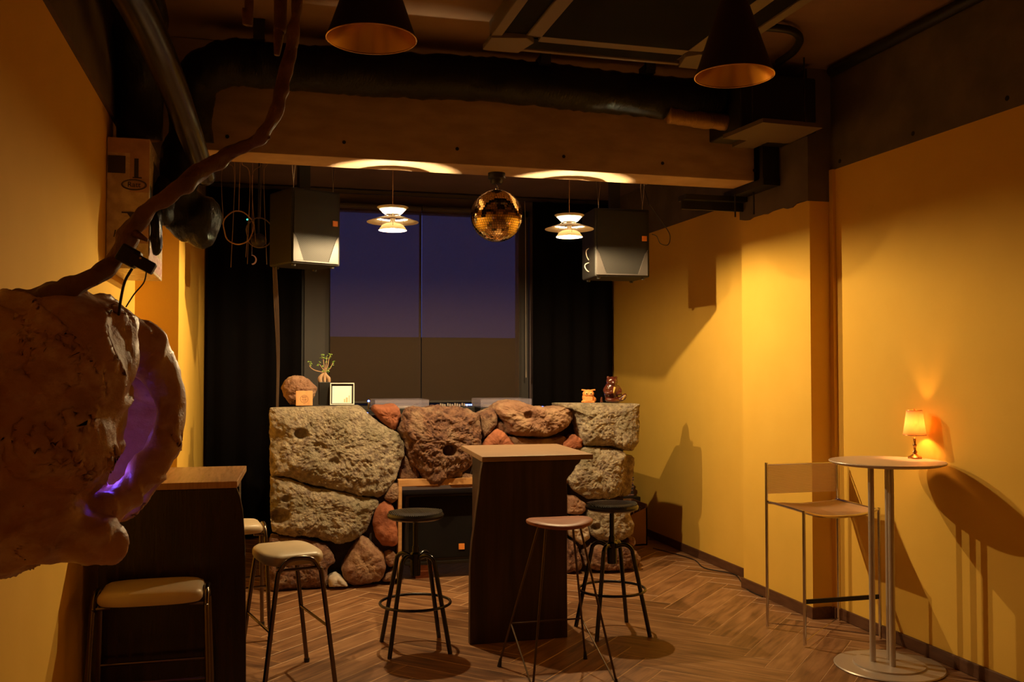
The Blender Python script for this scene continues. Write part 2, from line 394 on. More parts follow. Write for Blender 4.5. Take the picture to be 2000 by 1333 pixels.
# pilaster: painted plaster below, rough concrete above with a broken edge
pm = MB().bb((PX, PY0, 0), (XR, PY1, 2.605))
rnd = random.Random(2)
edge = [(PY0-.004, 2.600)]+[(PY0+(PY1-PY0)*i/14, 2.600+rnd.uniform(-.012, .012)) for i in range(1, 14)]+[(PY1+.004, 2.612), (PY1+.004, ZC), (PY0-.004, ZC)]
pm.mat(1).prism(edge, PX-.012, XR, ax=0)
struct('trim_1', pm, [M['wall'], M['conc']])
struct('trim_2', MB().bb((XR-.022, 5.195, 0), (XR, PY0, ZB)), M['wall'])
struct('wall_back', MB().bb((XL-T, YF, 0), (.5, YF+T, ZC)).bb((2.66, YF, 0), (XR+T, YF+T, ZC)).bb((.5, YF, 0), (2.66, YF+T, 1.12)).bb((.5, YF, 3.13), (2.66, YF+T, ZC)), M['rearceil'])
struct('wall_front', MB().bb((XL-T, YB-T, 0), (XR+T, YB, ZC)), M['wall'])
struct('ceiling', MB().bb((XL-T, YB-T, ZC), (XR+T, 6.0, ZC+.1)).mat(1).bb((XL-T, 6.0, 3.26), (XR+T, YF+T, ZC+.1)), [M['ceil'], M['rearceil']])
bmz = MB().bb((-.52, 5.665, ZB), (3.20, 5.95, ZC-.002))
bo = struct('trim_3', bmz, M['beam'], bevel=.004)
h = MB()
for px, py in ((444, 267), (672, 278), (893, 291), (1101, 306), (1294, 319), (1473, 333)):
    p = at(px, py, 1, 5.664); h.lathe([(0, -.004), (.011, -.004), (.011, .002), (0, .002)], (0, 0, 0), 12)
    o_ = len(h.v)-48
    for i in range(o_, len(h.v)):
        v = h.v[i]; h.v[i] = (p.x+v[0], p.y-.001+v[2]*.4, p.z+v[1])
h.build('tie_hole', M['dark'], bo)
# baseboards
def skirt(name, pts):
    mb = MB()
    for (x0, y0), (x1, y1) in zip(pts[::2], pts[1::2]): mb.bb((x0, y0, .001), (x1, y1, .07))
    struct(name, mb, M['skirt'], bevel=.004)
skirt('baseboard_right', [(XR-.014, YB+.01), (XR, 5.195), (XR-.036, 5.181), (XR, PY0-.014), (XR-.014, PY1+.014), (XR, YF)])
skirt('trim_4', [(PX-.014, PY0-.014), (PX, PY1+.014), (PX, PY0-.014), (XR-.036, PY0), (PX, PY1), (XR, PY1+.014)])
skirt('baseboard_left', [(XL, YB), (XL+.014, 6.086), (XL, 6.086), (LX+.014, 6.1), (LX, 6.1), (LX+.014, YF)])
# window with frame, glass
wf = MB()
for x0, x1 in ((.50, .675), (2.535, 2.64)): wf.bb((x0, YF-.03, 1.12), (x1, YF+.10, 3.13))
wf.bb((.50, YF-.03, 3.07), (2.66, YF+.10, 3.13)).bb((.50, YF-.06, 1.12), (2.66, YF+.10, 1.20)).bb((1.544, YF+.02, 1.2), (1.56, YF+.08, 3.08))
wo = struct('window_1', wf, M['frame'], bevel=.003)
gl = MB().bb((.66, YF+.045, 1.20), (2.55, YF+.051, 3.07)).build('pane', M['pane'], wo)
# outside: parapet and neighbouring building that close off the lower sky
struct('trim_5', MB().bb((-3, 10.6, 0), (8, 10.8, 1.90)).bb((2.93, 10.2, 0), (5, 10.55, 4)), M['dark'])
# ------------------------------------------------------------------ blinds
for i, (a, b) in enumerate(((645, 822), (824, 1014))):
    x0 = at(a, 600, 1, 9.08).x; x1 = at(b, 600, 1, 9.08).x
    t = thing('roller_blind', ['brown roller blind over the left half of the window', 'brown roller blind over the right half of the window'][i], 'blind', ((x0+x1)/2, 9.08, 1.24))
    hw = (x1-x0)/2
    MB().bb((-hw, -.0008, 0), (hw, .0008, 1.86)).build('cloth', M['blind'], t)
    MB().bb((-hw, -.008, -.02), (hw, .008, 0)).build('bottom_bar', M['frame'], t)
    MB().tube([(-hw, 0, 1.86), (hw, 0, 1.86)], .028, 12).build('roller', M['frame'], t)
    for sx in (-1, 1): MB().bb((sx*hw-.004, 0, 1.84), (sx*hw+.004, .095, 1.88)).build('bracket', M['frame'], t)
cord = tag(MB().tube([(2.566, 9.05, 3.216), (2.566, 9.02, 3.0), (2.566, 9.0, 1.55), (2.566, 9.0, 1.46)], [.003, .003, .003, .006], 6).build('blind_cord', M['cordw']), 'thin pale pull cord at the right edge of the window', 'cord')
# ------------------------------------------------------------------ curtains
def curtain(x0, x1, y, z0, z1, label, sd):
    n = int((x1-x0)/.012); r = random.Random(sd); ph = 0; fr = []; bk = []
    for i in range(n+1):
        x = x0+(x1-x0)*i/n; ph += r.uniform(.4, .75); fr.append((x, y+.022*math.sin(ph*.62)))
    poly = fr+[(x, yy+.006) for x, yy in fr[::-1]]
    vs = [(x, yy, z) for z in (z0, z1) for x, yy in fr]; k = n+1
    ob = MB().add(vs, [(i, i+1, k+i+1, k+i) for i in range(n)]).build('curtain', M['curtain'], smooth=True, solid=.004, auto=False)
    tag(ob, label, 'curtain')
curtain(LX+.03, .40, 8.98, .02, 3.2, 'black floor-length curtain left of the window', 1)
curtain(2.63, XR-.03, 8.98, .02, 3.2, 'black floor-length curtain between the window and the yellow wall', 3)
struct('trim_6', MB().bb((.40, 9.10, .0), (.50, YF, 3.2)).bb((.43, 9.06, 0), (.455, 9.1, 3.2)), M['frame'])
struct('trim_7', MB().bb((LX, 9.04, 3.215), (XR, 9.10, 3.245)), M['frame'])

# ================================================================== STONE DJ COUNTER
rot = thing('stone_counter', 'long DJ counter of stacked cream and brown boulders under the window', 'counter', (1.5, 6.95, 0))
YR = 6.85
def stone(poly, m, bulge=.05, depth=.22, y0=YR, seed=0, res=.011, amp=.012, label=None, pits=(), flat_top=None, name='stone', parent=rot, fine=.006):
    P = [at(px, py, 1, y0) for px, py in poly]; P = np.array([(p.x, max(p.z, .003)) for p in P])
    d = np.sqrt((np.diff(np.vstack([P, P[:1]]), axis=0)**2).sum(1)); cum = np.concatenate([[0], np.cumsum(d)]); per = cum[-1]
    N = max(28, int(per/res)); t = np.linspace(0, per, N, endpoint=False); Q = np.vstack([P, P[:1]])
    X = np.interp(t, cum, Q[:, 0]); Z = np.interp(t, cum, Q[:, 1])
    for _ in range(2 if not flat_top else 1):
        X = (np.roll(X, 1)+X*2+np.roll(X, -1))/4; Z = (np.roll(Z, 1)+Z*2+np.roll(Z, -1))/4
    cx, cz = X.mean(), Z.mean(); R = math.sqrt(((X-cx)**2+(Z-cz)**2).mean()); K = max(6, int(R/res))
    vs = [(cx, y0-bulge, cz)]; off = Vector((seed*7.3, seed*3.1, seed*1.7))
    rings = []
    for j in range(1, K+1):
        s_ = j/K; yy = y0-bulge*(1-s_**5); rings.append((s_**.9, yy))
    nb = max(3, int(depth/res/2))
    for j in range(1, nb+1):
        u = j/nb; rings.append((1-.06*u*u, y0+depth*u))
    for s_, yy in rings: vs += [(cx+(x-cx)*s_, yy, cz+(z-cz)*s_) for x, z in zip(X, Z)]
    vs.append((cx, y0+depth, cz)); k = len(rings)
    fs = [(0, 1+(i+1) % N, 1+i) for i in range(N)]
    for j in range(k-1): fs += [(1+j*N+i, 1+j*N+(i+1) % N, 1+(j+1)*N+(i+1) % N, 1+(j+1)*N+i) for i in range(N)]
    fs += [(len(vs)-1, 1+(k-1)*N+i, 1+(k-1)*N+(i+1) % N) for i in range(N)]
    bm = bmesh.new(); bv = [bm.verts.new(v) for v in vs]
    for f in fs: bm.faces.new([bv[i] for i in f])
    bmesh.ops.recalc_face_normals(bm, faces=bm.faces); bm.normal_update()
    nn = [v.normal.copy() for v in bm.verts]; pw = [(at(px, py, 1, y0-bulge*.7), r, dp) for px, py, r, dp in pits]
    for v, n_ in zip(bm.verts, nn):
        p = v.co+off
        a = noise.fractal(p*5, 1, 2, 3)*amp*1.6 + (abs(noise.noise(p*17))-.25)*amp*1.3
        vd = noise.voronoi(p*24+Vector((a*30, 0, 0)))[0][0]
        b = -abs(noise.noise(p*38+Vector((3, 1, 2))))*fine*1.4 + noise.noise(p*80)*fine*1.0 - max(.42-vd, 0)*fine*3.2
        dd = a+b
        top = flat_top is not None and v.co.z > flat_top-.012
        if top: dd *= .12
        lim = .55 if abs(n_.y) < .5 else 1
        v.co += n_*dd*lim
        for c, r, dp in pw:
            q = math.hypot(v.co.x-c.x, (v.co.z-c.z)*1.25)/r
            if q < 1.3 and v.co.y < y0+.02: v.co.y += dp/(1+math.exp((q-1)*14))
        v.co.z = max(v.co.z, .002)
    me = bpy.data.meshes.new(name); 
    for v in bm.verts: v.co -= parent.location
    bm.to_mesh(me); bm.free(); me.materials.append(m)
    me.polygons.foreach_set('use_smooth', [True]*len(me.polygons))
    o = bpy.data.objects.new(name, me); C.objects.link(o); o.parent = parent
    if label: o['label'] = label
    return o
CR, BR, SM, RD, WH = M['rk_cream'], M['rk_brown'], M['rk_smooth'], M['rk_red'], M['rk_white']
stone([(527, 797), (600, 795), (702, 792), (722, 808), (741, 827), (779, 848), (791, 866), (790, 893), (781, 915), (769, 940), (750, 968), (738, 974), (709, 967), (657, 958), (608, 947), (567, 934), (528, 929)],
      CR, .07, .34, y0=6.86, seed=1, amp=.014, label='huge cream limestone block, upper left', flat_top=1.27, pits=[(588, 848, .045, .05), (622, 876, .05, .025), (652, 905, .04, .02)], name='boulder', res=.0072)
stone([(528, 932), (567, 937), (608, 950), (657, 961), (709, 970), (737, 977), (740, 985), (738, 994), (728, 1005), (722, 1020), (718, 1035), (700, 1050), (666, 1062), (640, 1058), (618, 1052), (590, 1045), (555, 1046), (531, 1040), (527, 1000)],
      CR, .06, .34, y0=6.86, seed=2, amp=.014, label='cream limestone block below it, lower left', pits=[(548, 1010, .06, .06), (559, 975, .03, .03), (586, 1040, .02, .02)], name='boulder', res=.0072)
stone([(527, 1050), (600, 1054), (640, 1066), (648, 1078), (655, 1098), (640, 1110), (641, 1148), (575, 1153), (528, 1156), (519, 1120), (521, 1080)], BR, .05, .26, seed=3)
stone([(642, 1148), (641, 1130), (650, 1124), (662, 1124), (675, 1135), (682, 1146)], WH, .05, .12, y0=6.80, seed=4, amp=.006, label='small pale stone')
stone([(667, 1112), (680, 1090), (698, 1060), (705, 1046), (718, 1050), (730, 1063), (750, 1085), (755, 1112), (745, 1135), (720, 1141), (690, 1147), (672, 1138)], SM, .08, .25, y0=6.84, seed=5, name='boulder')
stone([(740, 985), (752, 979), (765, 983), (775, 1000), (776, 1060), (770, 1068), (745, 1066), (733, 1050), (727, 1020), (731, 1000)], RD, .06, .2, y0=6.84, seed=6, label='orange-red stone', name='boulder', fine=.002)
stone([(751, 1080), (765, 1075), (777, 1084), (776, 1104), (761, 1110), (750, 1097)], SM, .04, .15, seed=7, amp=.007)
stone([(745, 1136), (756, 1118), (777, 1104), (777, 1132), (760, 1137)], SM, .04, .15, seed=8, amp=.007)
stone([(750, 970), (768, 944), (779, 945), (779, 977), (765, 985), (751, 977)], BR, .04, .18, seed=9, amp=.008)
stone([(783, 893), (800, 890), (812, 905), (822, 930), (815, 951), (782, 951), (779, 925)], BR, .03, .15, y0=6.92, seed=10, amp=.008)
stone([(812, 942), (830, 932), (850, 940), (862, 952), (812, 953)], SM, .03, .14, y0=6.88, seed=11, amp=.006)
stone([(890, 935), (905, 925), (930, 930), (935, 952), (880, 953)], SM, .03, .14, y0=6.88, seed=12, amp=.006)
stone([(727, 800), (731, 791), (752, 793), (773, 791), (781, 798), (786, 810), (781, 825), (775, 842), (764, 842), (752, 831), (737, 814)], RD, .05, .22, y0=6.9, seed=13, label='upright orange stone')
stone([(788, 812), (794, 800), (809, 794), (828, 797), (857, 791), (870, 795), (897, 794), (918, 799), (936, 810), (940, 840), (941, 870), (930, 900), (916, 915), (899, 930), (878, 938), (857, 951), (836, 941), (823, 922), (804, 905), (793, 888), (789, 863), (779, 840)],
      BR, .10, .26, y0=6.86, seed=14, amp=.02, fine=.009, label='big rough brown lava boulder in the middle', pits=[(878, 880, .05, .09)], name='boulder', res=.0072)
stone([(934, 808), (950, 800), (966, 796), (972, 812), (970, 832), (958, 848), (944, 862), (938, 840)], BR, .05, .2, y0=6.88, seed=15)
stone([(970, 820), (988, 832), (994, 850), (978, 855), (968, 840)], SM, .03, .15, y0=6.90, seed=16, amp=.006)
stone([(940, 875), (950, 855), (964, 841), (973, 837), (985, 845), (998, 860), (1008, 876), (980, 890), (945, 890)], RD, .05, .18, y0=6.86, seed=17)
stone([(968, 801), (974, 789), (998, 783), (1023, 785), (1040, 793), (1069, 797), (1090, 794), (1107, 790), (1121, 799), (1121, 818), (1109, 834), (1090, 846), (1065, 857), (1040, 853), (1014, 852), (993, 845), (984, 826), (974, 815)],
      SM, .11, .26, y0=6.87, seed=18, amp=.018, label='large smooth brown boulder on the right of the middle', pits=[(1032, 812, .035, .04)], name='boulder', res=.0072)
stone([(993, 852), (1040, 857), (1080, 858), (1104, 852), (1110, 870), (1085, 888), (1000, 886)], SM, .05, .2, y0=6.88, seed=19, amp=.009)
stone([(1095, 868), (1108, 858), (1122, 848), (1138, 858), (1139, 874), (1120, 880), (1098, 880)], RD, .05, .16, y0=6.86, seed=20, amp=.007)
stone([(950, 890), (1110, 885), (1112, 920), (1100, 953), (945, 953)], BR, .02, .2, y0=6.92, seed=31, amp=.01, res=.016)
stone([(1100, 788), (1170, 788), (1250, 789), (1251, 809), (1250, 840), (1247, 868), (1235, 884), (1216, 879), (1199, 872), (1174, 871), (1142, 872), (1134, 858), (1130, 832), (1124, 811), (1121, 799), (1101, 795)],
      CR, .06, .36, y0=6.84, seed=21, amp=.013, label='cream limestone block, upper right', flat_top=1.27, name='boulder', res=.0072)
stone([(1121, 878), (1142, 874), (1174, 875), (1199, 877), (1216, 883), (1223, 890), (1219, 923), (1212, 969), (1190, 975), (1174, 973), (1149, 975), (1124, 960), (1111, 941), (1113, 914), (1117, 890)],
      CR, .06, .34, y0=6.84, seed=22, amp=.014, label='cream limestone block, middle right', name='boulder', res=.0072)
stone([(1212, 890), (1236, 888), (1240, 900), (1232, 968), (1210, 972)], CR, .01, .25, y0=6.93, seed=23, amp=.008)
stone([(1152, 985), (1175, 980), (1226, 985), (1232, 1009), (1240, 1022), (1238, 1043), (1226, 1052), (1205, 1057), (1170, 1056), (1152, 1045), (1146, 1020), (1148, 1000)],
      CR, .06, .3, y0=6.84, seed=24, amp=.014, label='cream limestone block, lower right', pits=[(1166, 1030, .03, .04)], name='boulder')
stone([(1107, 972), (1122, 968), (1146, 985), (1144, 1000), (1130, 1006), (1107, 1004)], SM, .04, .18, seed=25, amp=.008)
stone([(1106, 1012), (1138, 1010), (1150, 1030), (1154, 1052), (1136, 1066), (1110, 1045)], WH, .05, .2, seed=26, amp=.01)
stone([(1136, 1074), (1159, 1063), (1190, 1066), (1226, 1064), (1247, 1079), (1254, 1091), (1247, 1112), (1213, 1118), (1163, 1117), (1142, 1106)], BR, .07, .26, y0=6.82, seed=27, amp=.014, name='boulder', label='reddish boulder, bottom right')
stone([(1106, 1050), (1122, 1056), (1132, 1079), (1138, 1102), (1134, 1117), (1106, 1120)], BR, .05, .2, y0=6.84, seed=28)
stone([(1226, 1050), (1240, 1048), (1244, 1062), (1236, 1072), (1222, 1064)], SM, .03, .15, y0=6.88, seed=29, amp=.006)
# mortar core with the opening, and the boxy shelf behind
z1 = 1.20
core = MB().bb((.16, 6.98, 0), (.995, 7.28, z1)).bb((2.30, 6.98, 0), (2.78, 7.28, z1)).bb((.995, 6.98, .72), (2.30, 7.28, z1))
for a in (((.72, 6.9), (.98, 6.99)), ((2.32, 6.9), (2.6, 6.99))): core.bb((a[0][0], a[0][1], .0), (a[1][0], a[1][1], .9))
core.build('mortar_core', M['mortar'], rot, world=True)
fr = MB(); X0, X1, ZT, th = .992, 2.25, .70, .035
fr.bb((X0, 6.83, 0), (X0+th*.75, 7.28, ZT)).bb((X1-th, 6.83, 0), (X1, 7.28, ZT)).bb((X0, 6.83, ZT-.002), (X1, 7.28, ZT+th+.012))
fr.build('opening_frame', M['pine'], rot, world=True, bevel=.003)
# DJ desk behind the stones
dk = thing('mixing_desk', 'black mixing desk hidden behind the stone counter', 'desk', (1.5, 7.6, 0))
MB().bb((-1.15, -.29, 1.12), (1.15, .36, 1.16)).build('desk_top', M['black'], dk)
for sx in (-1, 1): MB().bb((sx*1.1-.03, -.27, 0), (sx*1.1+.03, .34, 1.12)).build('leg', M['black'], dk)
def turntable(xc, y, label, w=.43):
    t = thing('turntable', label, 'turntable', (xc, y, 1.16))
    MB().bb((-w/2, -.17, .012), (w/2, .17, .075)).build('plinth', M['spk'], t, bevel=.006)
    MB().lathe([(0, .075), (.15, .075), (.153, .082), (.15, .092), (0, .093)], n=40).build('platter', M['steel'], t, smooth=True)
    MB().tube([(w/2-.06, .1, .10), (w/2-.07, -.02, .105), (w/2-.12, -.10, .10)], .005, 8).build('tonearm', M['chrome'], t, smooth=True)
    for sx in (-1, 1):
        for sy in (-1, 1): MB().lathe([(0, 0), (.018, 0), (.018, .013), (0, .013)], (sx*.17, sy*.13, 0), 12).build('foot', M['black'], t)
    c = MB(); hx, hy, z0, zz, g = w/2-.004, .168, .078, .145, .003
    c.bb((-hx, -hy, zz-g), (hx, hy, zz)).bb((-hx, -hy, z0), (hx, -hy+g, zz-g)).bb((-hx, hy-g, z0), (hx, hy, zz-g))
    c.bb((-hx, -hy+g, z0), (-hx+g, hy-g, zz-g)).bb((hx-g, -hy+g, z0), (hx, hy-g, zz-g))
    c.build('dust_cover', M['acryl'], t, bevel=.001)
    MB().bb((w/2-.03, -.172, .05), (w/2-.012, -.168, .062)).build('power_light', M['led'], t)
    return t
ta = at(780, 790, 1, 7.55); tb = at(975, 790, 1, 7.55)
turntable(ta.x, 7.56, 'turntable with clear dust cover behind the left-middle boulders')
turntable(tb.x+.02, 7.56, 'turntable with clear dust cover behind the smooth brown boulder')
mx = thing('dj_mixer', 'dark DJ mixer with blue lights between the two turntables', 'mixer', ((ta.x+tb.x)/2+.03, 7.56, 1.16))
MB().bb((-.14, -.17, .0), (.14, .17, .085)).build('case', M['spk'], mx, bevel=.005)
for i in range(4):
    for j in range(3): MB().lathe([(0, .085), (.008, .085), (.007, .105), (0, .106)], (-.09+i*.06, -.1+j*.09, 0), 10).build('knob', M['steel'], mx, smooth=True)
for i in range(4): MB().box((.07+i*.014, -.165, .1), (.010, .004, .012)).build('indicator', M['led'], mx)
for (px, py, lb) in ((1048, 792, 'small blue-lit box right of the turntables'), (1082, 791, 'small blue-lit box beside the right limestone block')):
    p = at(px, py, 1, 7.5); t = thing('effects_unit', lb, 'audio device', (p.x, 7.5, 1.16))
    MB().bb((-.055, -.06, 0), (.055, .06, .075)).build('case', M['spk'], t, bevel=.006)
    MB().bb((-.045, -.061, .072), (.045, -.02, .079)).build('light_strip', M['led'], t)
p = at(722, 790, 1, 7.35); t = thing('headphone_amplifier', 'small device with two blue lights behind the left limestone block', 'audio device', (p.x, 7.42, 1.16))
MB().bb((-.05, -.05, 0), (.05, .05, .07)).build('case', M['spk'], t, bevel=.004)
MB().tube([(.0, 0, .07), (.0, 0, .13)], .006, 8).build('stalk', M['chrome'], t)
MB().ell((0, 0, .136), (.009, .009, .009), 10, 8).build('light', M['led'], t)
MB().bb((-.04, -.052, .03), (-.01, -.049, .05)).build('display', M['led'], t)
# speaker in the opening
sp = thing('floor_speaker', 'black speaker with a small orange badge inside the counter opening', 'speaker', (1.52, 7.08, .001))
MB().bb((-.46, -.13, .10), (.46, .16, .62)).build('cabinet', M['black'], sp, bevel=.012)
MB().bb((-.43, -.139, .15), (.43, -.131, .60)).build('grille', M['grille'], sp, bevel=.003)
MB().bb((-.46, -.142, .118), (.46, -.132, .128)).build('trim_strip', M['spk'], sp)
MB().bb((-.062, -.146, .205), (-.018, -.139, .249)).build('badge', M['logo_orange'], sp, bevel=.002)
MB().bb((-.40, -.12, .055), (-.25, .1, .10)).bb((-.375, -.10, 0), (-.27, .08, .055)).build('support_block', M['seatwood'], sp)
MB().bb((.25, -.12, .055), (.40, .1, .10)).bb((.27, -.10, 0), (.375, .08, .055)).build('support_block', M['seatwood'], sp)

# ------------------------------------------------------------------ on the counter
ZT_ = 1.286
pr_ = at(586, 792, 1, 6.96)
rk = thing('decorative_rock', 'reddish-brown lump of rock on the left end of the counter', 'rock', (pr_.x, 7.03, ZT_))
stone([(552, 758), (558, 744), (572, 736), (582, 735), (592, 739), (604, 743), (611, 750), (619, 758), (614, 775), (606, 792), (566, 793), (556, 775)], SM, .05, .12, y0=6.99, seed=41, res=.005, amp=.016, parent=rk, name='lump', fine=.004)
p0 = at(594, 792, 1, 6.90)
pl = thing('wooden_plaque', 'square wooden plaque with a dark round stamp leaning on the rock', 'sign', (p0.x, 6.885, ZT_))
pl.rotation_euler = (math.radians(-8), 0, 0)
MB().bb((-.058, -.006, 0), (.058, .006, .105)).build('board', M['plaque'], pl, bevel=.002)
MB().tube([(.027*math.cos(a*PI/20), -.0065, .046+.027*math.sin(a*PI/20)) for a in range(40)], .0011, 5, closed=True).build('stamp_ring', M['ink'], pl)
sm = MB()
for x0_, z0_, w_, h_2 in ((-.013, .053, .0025, .012), (-.009, .053, .0022, .012), (-.011, .060, .004, .003), (-.003, .053, .0024, .012), (.001, .062, .007, .0026), (.004, .053, .0024, .010), (.011, .053, .0024, .012), (-.015, .044, .012, .0024), (-.015, .039, .003, .007), (-.004, .039, .0024, .007), (.001, .044, .013, .0024), (.006, .038, .0026, .008), (.012, .038, .0026, .006), (-.012, .031, .010, .0024), (.000, .030, .0026, .005), (.005, .031, .009, .0024)):
    sm.bb((x0_, -.0068, z0_), (x0_+w_, -.0058, z0_+h_2))
sm.build('stamp_mark', M['ink'], pl)
# plant
p0 = at(634, 792, 1, 7.02)
pt = thing('bonsai_plant', 'little green leafy bonsai with swollen roots in a black square pot', 'plant', (p0.x, 7.03, ZT_))
MB().bb((-.042, -.042, 0), (.042, .042, .165)).build('pot', M['black'], pt, bevel=.003)
zz = .16
tr = MB()
tr.tube(spline([(-.028, 0, zz), (-.033, 0, zz+.03), (-.018, 0, zz+.055), (0, 0, zz+.07)]), lerp_list([.014, .017, .012, .008], 19), 10)
tr.tube(spline([(.030, 0, zz), (.028, .0, zz+.03), (.012, 0, zz+.05), (0, 0, zz+.075)]), lerp_list([.012, .015, .012, .008], 19), 10)
tr.tube(spline([(0, -.01, zz), (0, 0, zz+.05), (.004, 0, zz+.085)]), lerp_list([.009, .013, .012], 13), 10)
br = [((-.01, 0, .235), (-.07, 0, .25), (-.105, -.01, .275), (-.108, 0, .305)), ((0, 0, .24), (-.02, 0, .27), (-.042, .01, .30)), ((0, 0, .24), (-.005, .01, .29), (-.012, .01, .335), (-.02, .01, .355)),
      ((.004, 0, .24), (.02, -.01, .28), (.03, 0, .33), (.04, 0, .36)), ((.01, 0, .24), (.04, 0, .265), (.058, .01, .305)), ((.004, 0, .24), (.012, .02, .30), (.018, .02, .35))]
for b_ in br: tr.tube(spline(b_, 5), lerp_list([.004, .0018], len(b_)*5-4), 6)
tr.build('trunk', M['stem'], pt, smooth=True)
rl = random.Random(5); lf = MB()
for b_ in br:
    e = Vector(b_[-1])
    for k in range(9):
        q = e+Vector((rl.uniform(-.014, .014), rl.uniform(-.012, .012), rl.uniform(-.018, .012))) if k < 7 else Vector(b_[-2])+Vector((rl.uniform(-.01, .01), 0, .01))
        lf.ell(q, (.0085, .0045, .0025), 8, 6, Matrix.Rotation(rl.uniform(0, 6), 3, 'Z') @ Matrix.Rotation(rl.uniform(-1, 1), 3, 'Y'))
for k in range(14): lf.ell((rl.uniform(-.015, .03), rl.uniform(-.015, .015), rl.uniform(.235, .265)), (.009, .005, .003), 8, 6, Matrix.Rotation(rl.uniform(0, 6), 3, 'Z') @ Matrix.Rotation(rl.uniform(-1, 1), 3, 'Y'))
lf.build('foliage', M['leaf'], pt, smooth=True)
# photo frame
p0 = at(668, 791, 1, 6.93)
fp = thing('picture_frame', 'small square thin-framed picture with a bright white print', 'picture frame', (p0.x, 6.92, ZT_))
fp.rotation_euler = (math.radians(-12), 0, math.radians(-6))
a = .085; hgt = .16; g = .006
MB().bb((-a, -.012, 0), (a, .012, g)).bb((-a, -.012, hgt-g), (a, .012, hgt)).bb((-a, -.012, g), (-a+g, .012, hgt-g)).bb((a-g, -.012, g), (a, .012, hgt-g)).build('frame', M['shade'], fp, bevel=.001)
MB().bb((-a+g, .004, g), (a-g, .008, hgt-g)).build('shadow_gap', M['black'], fp)  # black sheet painting the shadow gap between frame and print
MB().bb((-a+.014, .0015, .014), (a-.018, .004, hgt-.020)).build('print', M['white'], fp)
MB().bb((.012, .0008, .02), (.022, .0015, .045)).bb((.026, .0008, .02), (.040, .0015, .055)).bb((.046, .0008, .02), (.052, .0015, .07)).build('sketch', M['cream'], fp)
MB().bb((-.03, .012, 0), (.03, .016, .12)).build('strut', M['black'], fp)
# owl
p0 = at(1149, 788, 1, 6.97); ow = thing('owl_figurine', 'orange terracotta owl figurine on the right end of the counter', 'figurine', (p0.x, 6.97, ZT_-.001))
ow.rotation_euler = (0, 0, math.radians(-12))
b = MB().ell((0, .01, .038), (.047, .040, .047)).ell((0, 0, .068), (.045, .036, .033)).ell((.022, .03, .022), (.045, .035, .03)).ell((-.035, -.012, .012), (.024, .014, .010), R=Matrix.Rotation(-.35, 3, 'Y'))
b.tube([(-.054, -.006, .099), (-.022, -.014, .094), (0, -.02, .084)], [.006, .0075, .006], 10).tube([(.054, -.006, .099), (.022, -.014, .094), (0, -.02, .084)], [.006, .0075, .006], 10)
b.bb((-.038, -.028, 0), (.046, .046, .012))
blob('body', b, M['terracotta'], ow, .0025, 4)
for sx in (-1, 1):
    e = MB().ell((sx*.017, -.034, .069), (.0135, .006, .0135), 16, 10).build('eye', M['terrapale'], ow, smooth=True)
    MB().ell((sx*.017, -.0395, .069), (.006, .0025, .006), 12, 8).build('pupil', M['ink'], e, smooth=True)
MB().add([(-.006, -.038, .066), (.006, -.038, .066), (0, -.046, .060), (0, -.036, .052)], [(0, 1, 2), (0, 2, 3), (1, 3, 2), (0, 3, 1)]).build('beak', M['terrapale'], ow)
ft = MB()
for i in range(6):
    for j in range(5): ft.ell((-.028+i*.010+(j % 2)*.005, -.030+.004*abs(i-2.5)*.5-.003, .013+j*.0075), (.0042, .0035, .0048), 8, 6)
ft.build('breast_feathers', M['terrapale'], ow, smooth=True)
# glazed bear-like carving
p0 = at(1196, 788, 1, 6.97); kb = thing('glazed_animal_carving', 'glossy dark brown carving of a seated animal holding a pale stick', 'figurine', (p0.x, 6.98, ZT_-.001))
kb.scale = (1.12, 1.12, 1.10)
b = MB().ell((0, .005, .075), (.056, .047, .078)).ell((.0, -.006, .150), (.043, .038, .034)).ell((0, -.035, .138), (.018, .018, .016)).ell((.0, -.03, .012), (.055, .035, .017))
b.ell((-.030, -.004, .176), (.011, .007, .012)).ell((.032, -.002, .174), (.011, .007, .012))
b.tube(spline([(-.038, -.005, .115), (-.060, -.02, .085), (-.050, -.045, .065), (-.012, -.055, .072)]), .013, 10).tube(spline([(.038, -.005, .115), (.056, -.015, .085), (.045, -.042, .062), (.02, -.05, .066)]), .013, 10)
b.tube(spline([(-.03, -.01, .02), (-.052, -.05, .022), (-.02, -.075, .015), (.02, -.07, .014)]), .016, 10).tube(spline([(.02, -.01, .02), (.055, -.035, .024), (.078, -.045, .045)]), [.018]*13, 10).ell((.074, -.048, .040), (.016, .014, .026), R=Matrix.Rotation(.5, 3, 'Y'))
blob('body', b, M['glaze'], kb, .0032, 3)
MB().tube([(-.012, -.06, .066), (-.004, -.058, .092), (0, -.056, .108)], [.003, .006, .008], 8).build('stick', M['gold'], kb, smooth=True)
MB().tube([(.05, -.062, .02), (.075, -.066, .052)], .002, 6).tube([(.056, -.060, .018), (.083, -.06, .047)], .002, 6).build('inlay', M['gold'], kb)
p0 = at(1171, 788, 1, 6.97); tf = thing('tiny_figure', 'tiny dark upright figure between the owl and the glazed carving', 'figurine', (p0.x, 6.93, ZT_-.001))
blob('body', MB().ell((0, 0, .018), (.009, .008, .018)).ell((.002, 0, .036), (.008, .007, .008)).ell((0, -.004, .005), (.013, .011, .006)), M['glaze'], tf, .0018, 2)

